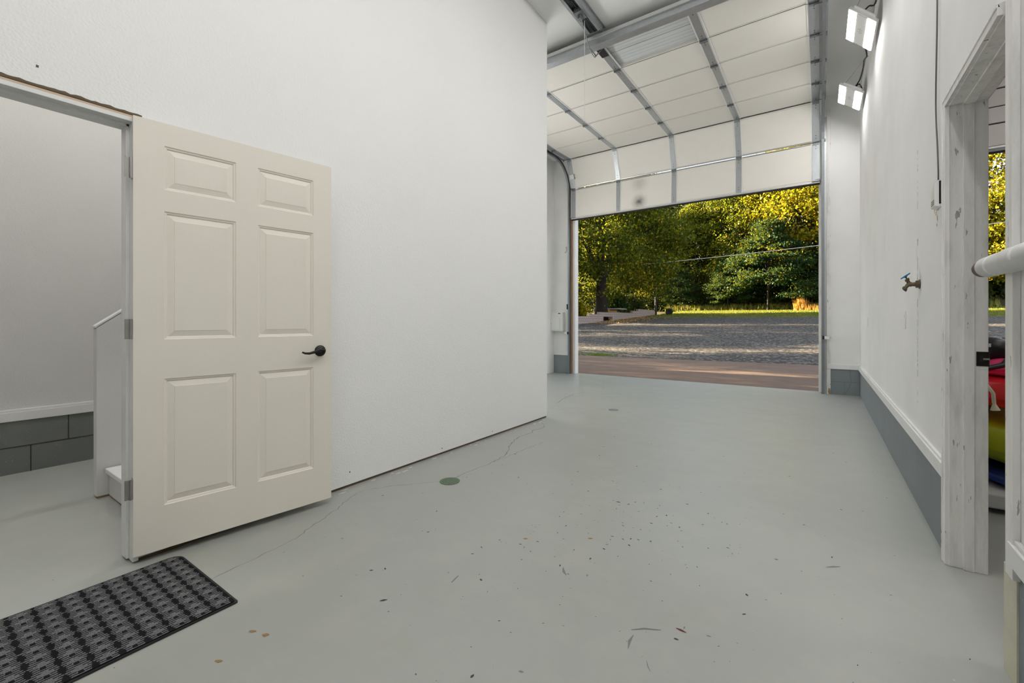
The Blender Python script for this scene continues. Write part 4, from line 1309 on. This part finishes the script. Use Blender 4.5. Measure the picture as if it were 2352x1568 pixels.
more(wood2, -14.5, 66.5, 2.1, .76, 'tall tree behind the dark gap left of the lawn')
more(wood1, -20.5, 67, 1.2, .74, 'tall tree rising above the grey post')
more(wood2, -26.0, 61.5, 3.3, .84, 'tall tree at left edge of the garage opening behind the shed')
more(wood1, 4.0, 66, 2.6, .7, 'golden tree just right of the garage opening')
more(wood1, 12.9, 60.5, 4.1, 0.93, 'bright yellow tree seen through the right doorway')
more(wood1, 10.4, 66.5, 0.6, 0.74, 'second yellow tree behind it in the right doorway')
more(teal, -9.5, 60.8, 1.4, .62, 'small dark green tree in the shaded gap beside the lawn')
more(teal, -15.4, 61.5, 2.4, .55, 'small green tree behind the grey post')
more(teal, 1.2, 61.0, 3.6, .8, 'green understory tree hidden behind the right garage track')
more(big, -26.5, 37.0, 2.0, .85, 'leafy tree left of the garage opening shading the yard', 'trees left of the yard')
more(big, -30.5, 21.5, 4.0, .95, 'leafy tree far left near the building', 'trees left of the yard')
more(big, -24.0, 7.2, 5.0, .85, 'unseen leafy tree added beside the building to shade the concrete apron', 'trees left of the yard')  # out of view, put here to keep low sun off the apron
more(big, -34.0, 41.0, 1.0, 1.0, 'leafy tree far left behind the block wall', 'trees left of the yard')

r = np.random.default_rng(21)
N = 95000
P = np.stack([r.uniform(-50, 26, N), r.normal(74, 2.0, N), np.zeros(N)], 1)
P[:, 2] = 3 + np.interp(P[:, 0], [-50, -16, -8, 2, 9, 26], [19, 19, 19, 18, 10, 10]) * r.uniform(0, 1, N) ** 1.1
P[:, 2] += .8 * np.sin(P[:, 0] * .7)
th = bpy.data.objects.new('woodland_thicket', leaf_mesh('woodland_thicket', P, .55, M['leaf_dark'], .3, 5)); COL.objects.link(th)
tag(th, 'dense dark woodland foliage behind the row of trees', 'woodland', kind='stuff')
N = 26000
P = np.stack([r.uniform(-34, 14, N), r.normal(63.5, 1.2, N), np.zeros(N)], 1)
hgt = 1.6 + 1.0 * np.sin(P[:, 0] * .9) + .7 * np.sin(P[:, 0] * 2.3 + 1)
P[:, 2] = 2.4 + np.abs(r.normal(0, 1, N)) * hgt * .55
th = bpy.data.objects.new('understory_brush', leaf_mesh('understory_brush', P, .30, M['leaf_dark'], .2, 9)); COL.objects.link(th)
tag(th, 'low dark brush along the foot of the trees', 'brush', kind='stuff')


def blades(name, pts, h, w, mat_, seed, lean=.25):
    rr = np.random.default_rng(seed); N = len(pts)
    a = rr.uniform(0, 2 * PI, N); hh = h * rr.uniform(.5, 1.25, N)
    dx = np.stack([np.cos(a), np.sin(a), np.zeros(N)], 1) * (w / 2)
    tip = pts + np.stack([rr.normal(0, lean, N) * hh, rr.normal(0, lean, N) * hh, hh], 1)
    V = np.stack([pts - dx, pts + dx, tip], 1).reshape(-1, 3)
    me = bpy.data.meshes.new(name)
    me.vertices.add(3 * N); me.vertices.foreach_set('co', V.astype(np.float32).ravel())
    me.loops.add(3 * N); me.loops.foreach_set('vertex_index', np.arange(3 * N, dtype=np.int32))
    me.polygons.add(N); me.polygons.foreach_set('loop_start', np.arange(0, 3 * N, 3, dtype=np.int32)); me.polygons.foreach_set('loop_total', np.full(N, 3, np.int32))
    me.materials.append(mat_); me.update(calc_edges=True)
    o = bpy.data.objects.new(name, me); COL.objects.link(o); return o


def tz(P): return np.array([terr(x, y) for x, y in P[:, :2]])


N = 9000
P = np.stack([r.uniform(-17, 14, N), r.normal(61.6, .7, N), np.zeros(N)], 1); P[:, 2] = tz(P)
tag(blades('weeds', P, .75, .07, M['weed'], 3), 'tall pale weeds along the back edge of the lawn', 'weeds', kind='stuff')
N = 30000
P = np.stack([r.uniform(-15, 14, N), r.uniform(45.8, 62, N), np.zeros(N)], 1); P[:, 2] = tz(P)
tag(blades('lawn_grass', P, .13, .05, mat_leaf('grass_blade', [(0, (.09, .12, .02)), (1, (.18, .19, .04))], .4), 4), 'short green grass covering the lawn', 'grass', kind='stuff')
for (x, y, n_, h_, sp, lab) in ((-1.75, 58.6, 420, 1.35, .28, 'tall orange grass clump at right end of lawn'), (-.55, 58.4, 260, .65, .5, 'low pale orange grass clump beside the taller one')):
    P = np.stack([r.normal(x, sp, n_), r.normal(y, sp, n_), np.zeros(n_)], 1); P[:, 2] = tz(P)
    tag(blades('ornamental_grass', P, h_, .07, M['straw'], int(h_ * 10), .16), lab, 'grass clump')
P = np.stack([r.normal(-5.95, .32, 500), r.normal(13.45, .16, 500), np.zeros(500)], 1); P[:, 2] = -.02
tag(blades('grass_tuft', P, .09, .012, mat_leaf('tuft_blade', [(0, (.06, .14, .02)), (1, (.16, .26, .04))], .3), 6, .5), 'green grass tuft at the near left edge of gravel', 'grass', kind='stuff')
N = 1300
P = np.stack([-15.7 + np.abs(r.normal(0, 1.6, N)), r.uniform(33, 47, N), np.zeros(N)], 1); P[:, 2] = tz(P) + .02
me = leaf_mesh('fallen_leaves', P, .085, M['leaf_fallen'], 0, 8); o = bpy.data.objects.new('fallen_leaves', me); COL.objects.link(o)
tag(o, 'fallen orange leaves scattered along the block wall', 'leaves', kind='stuff')
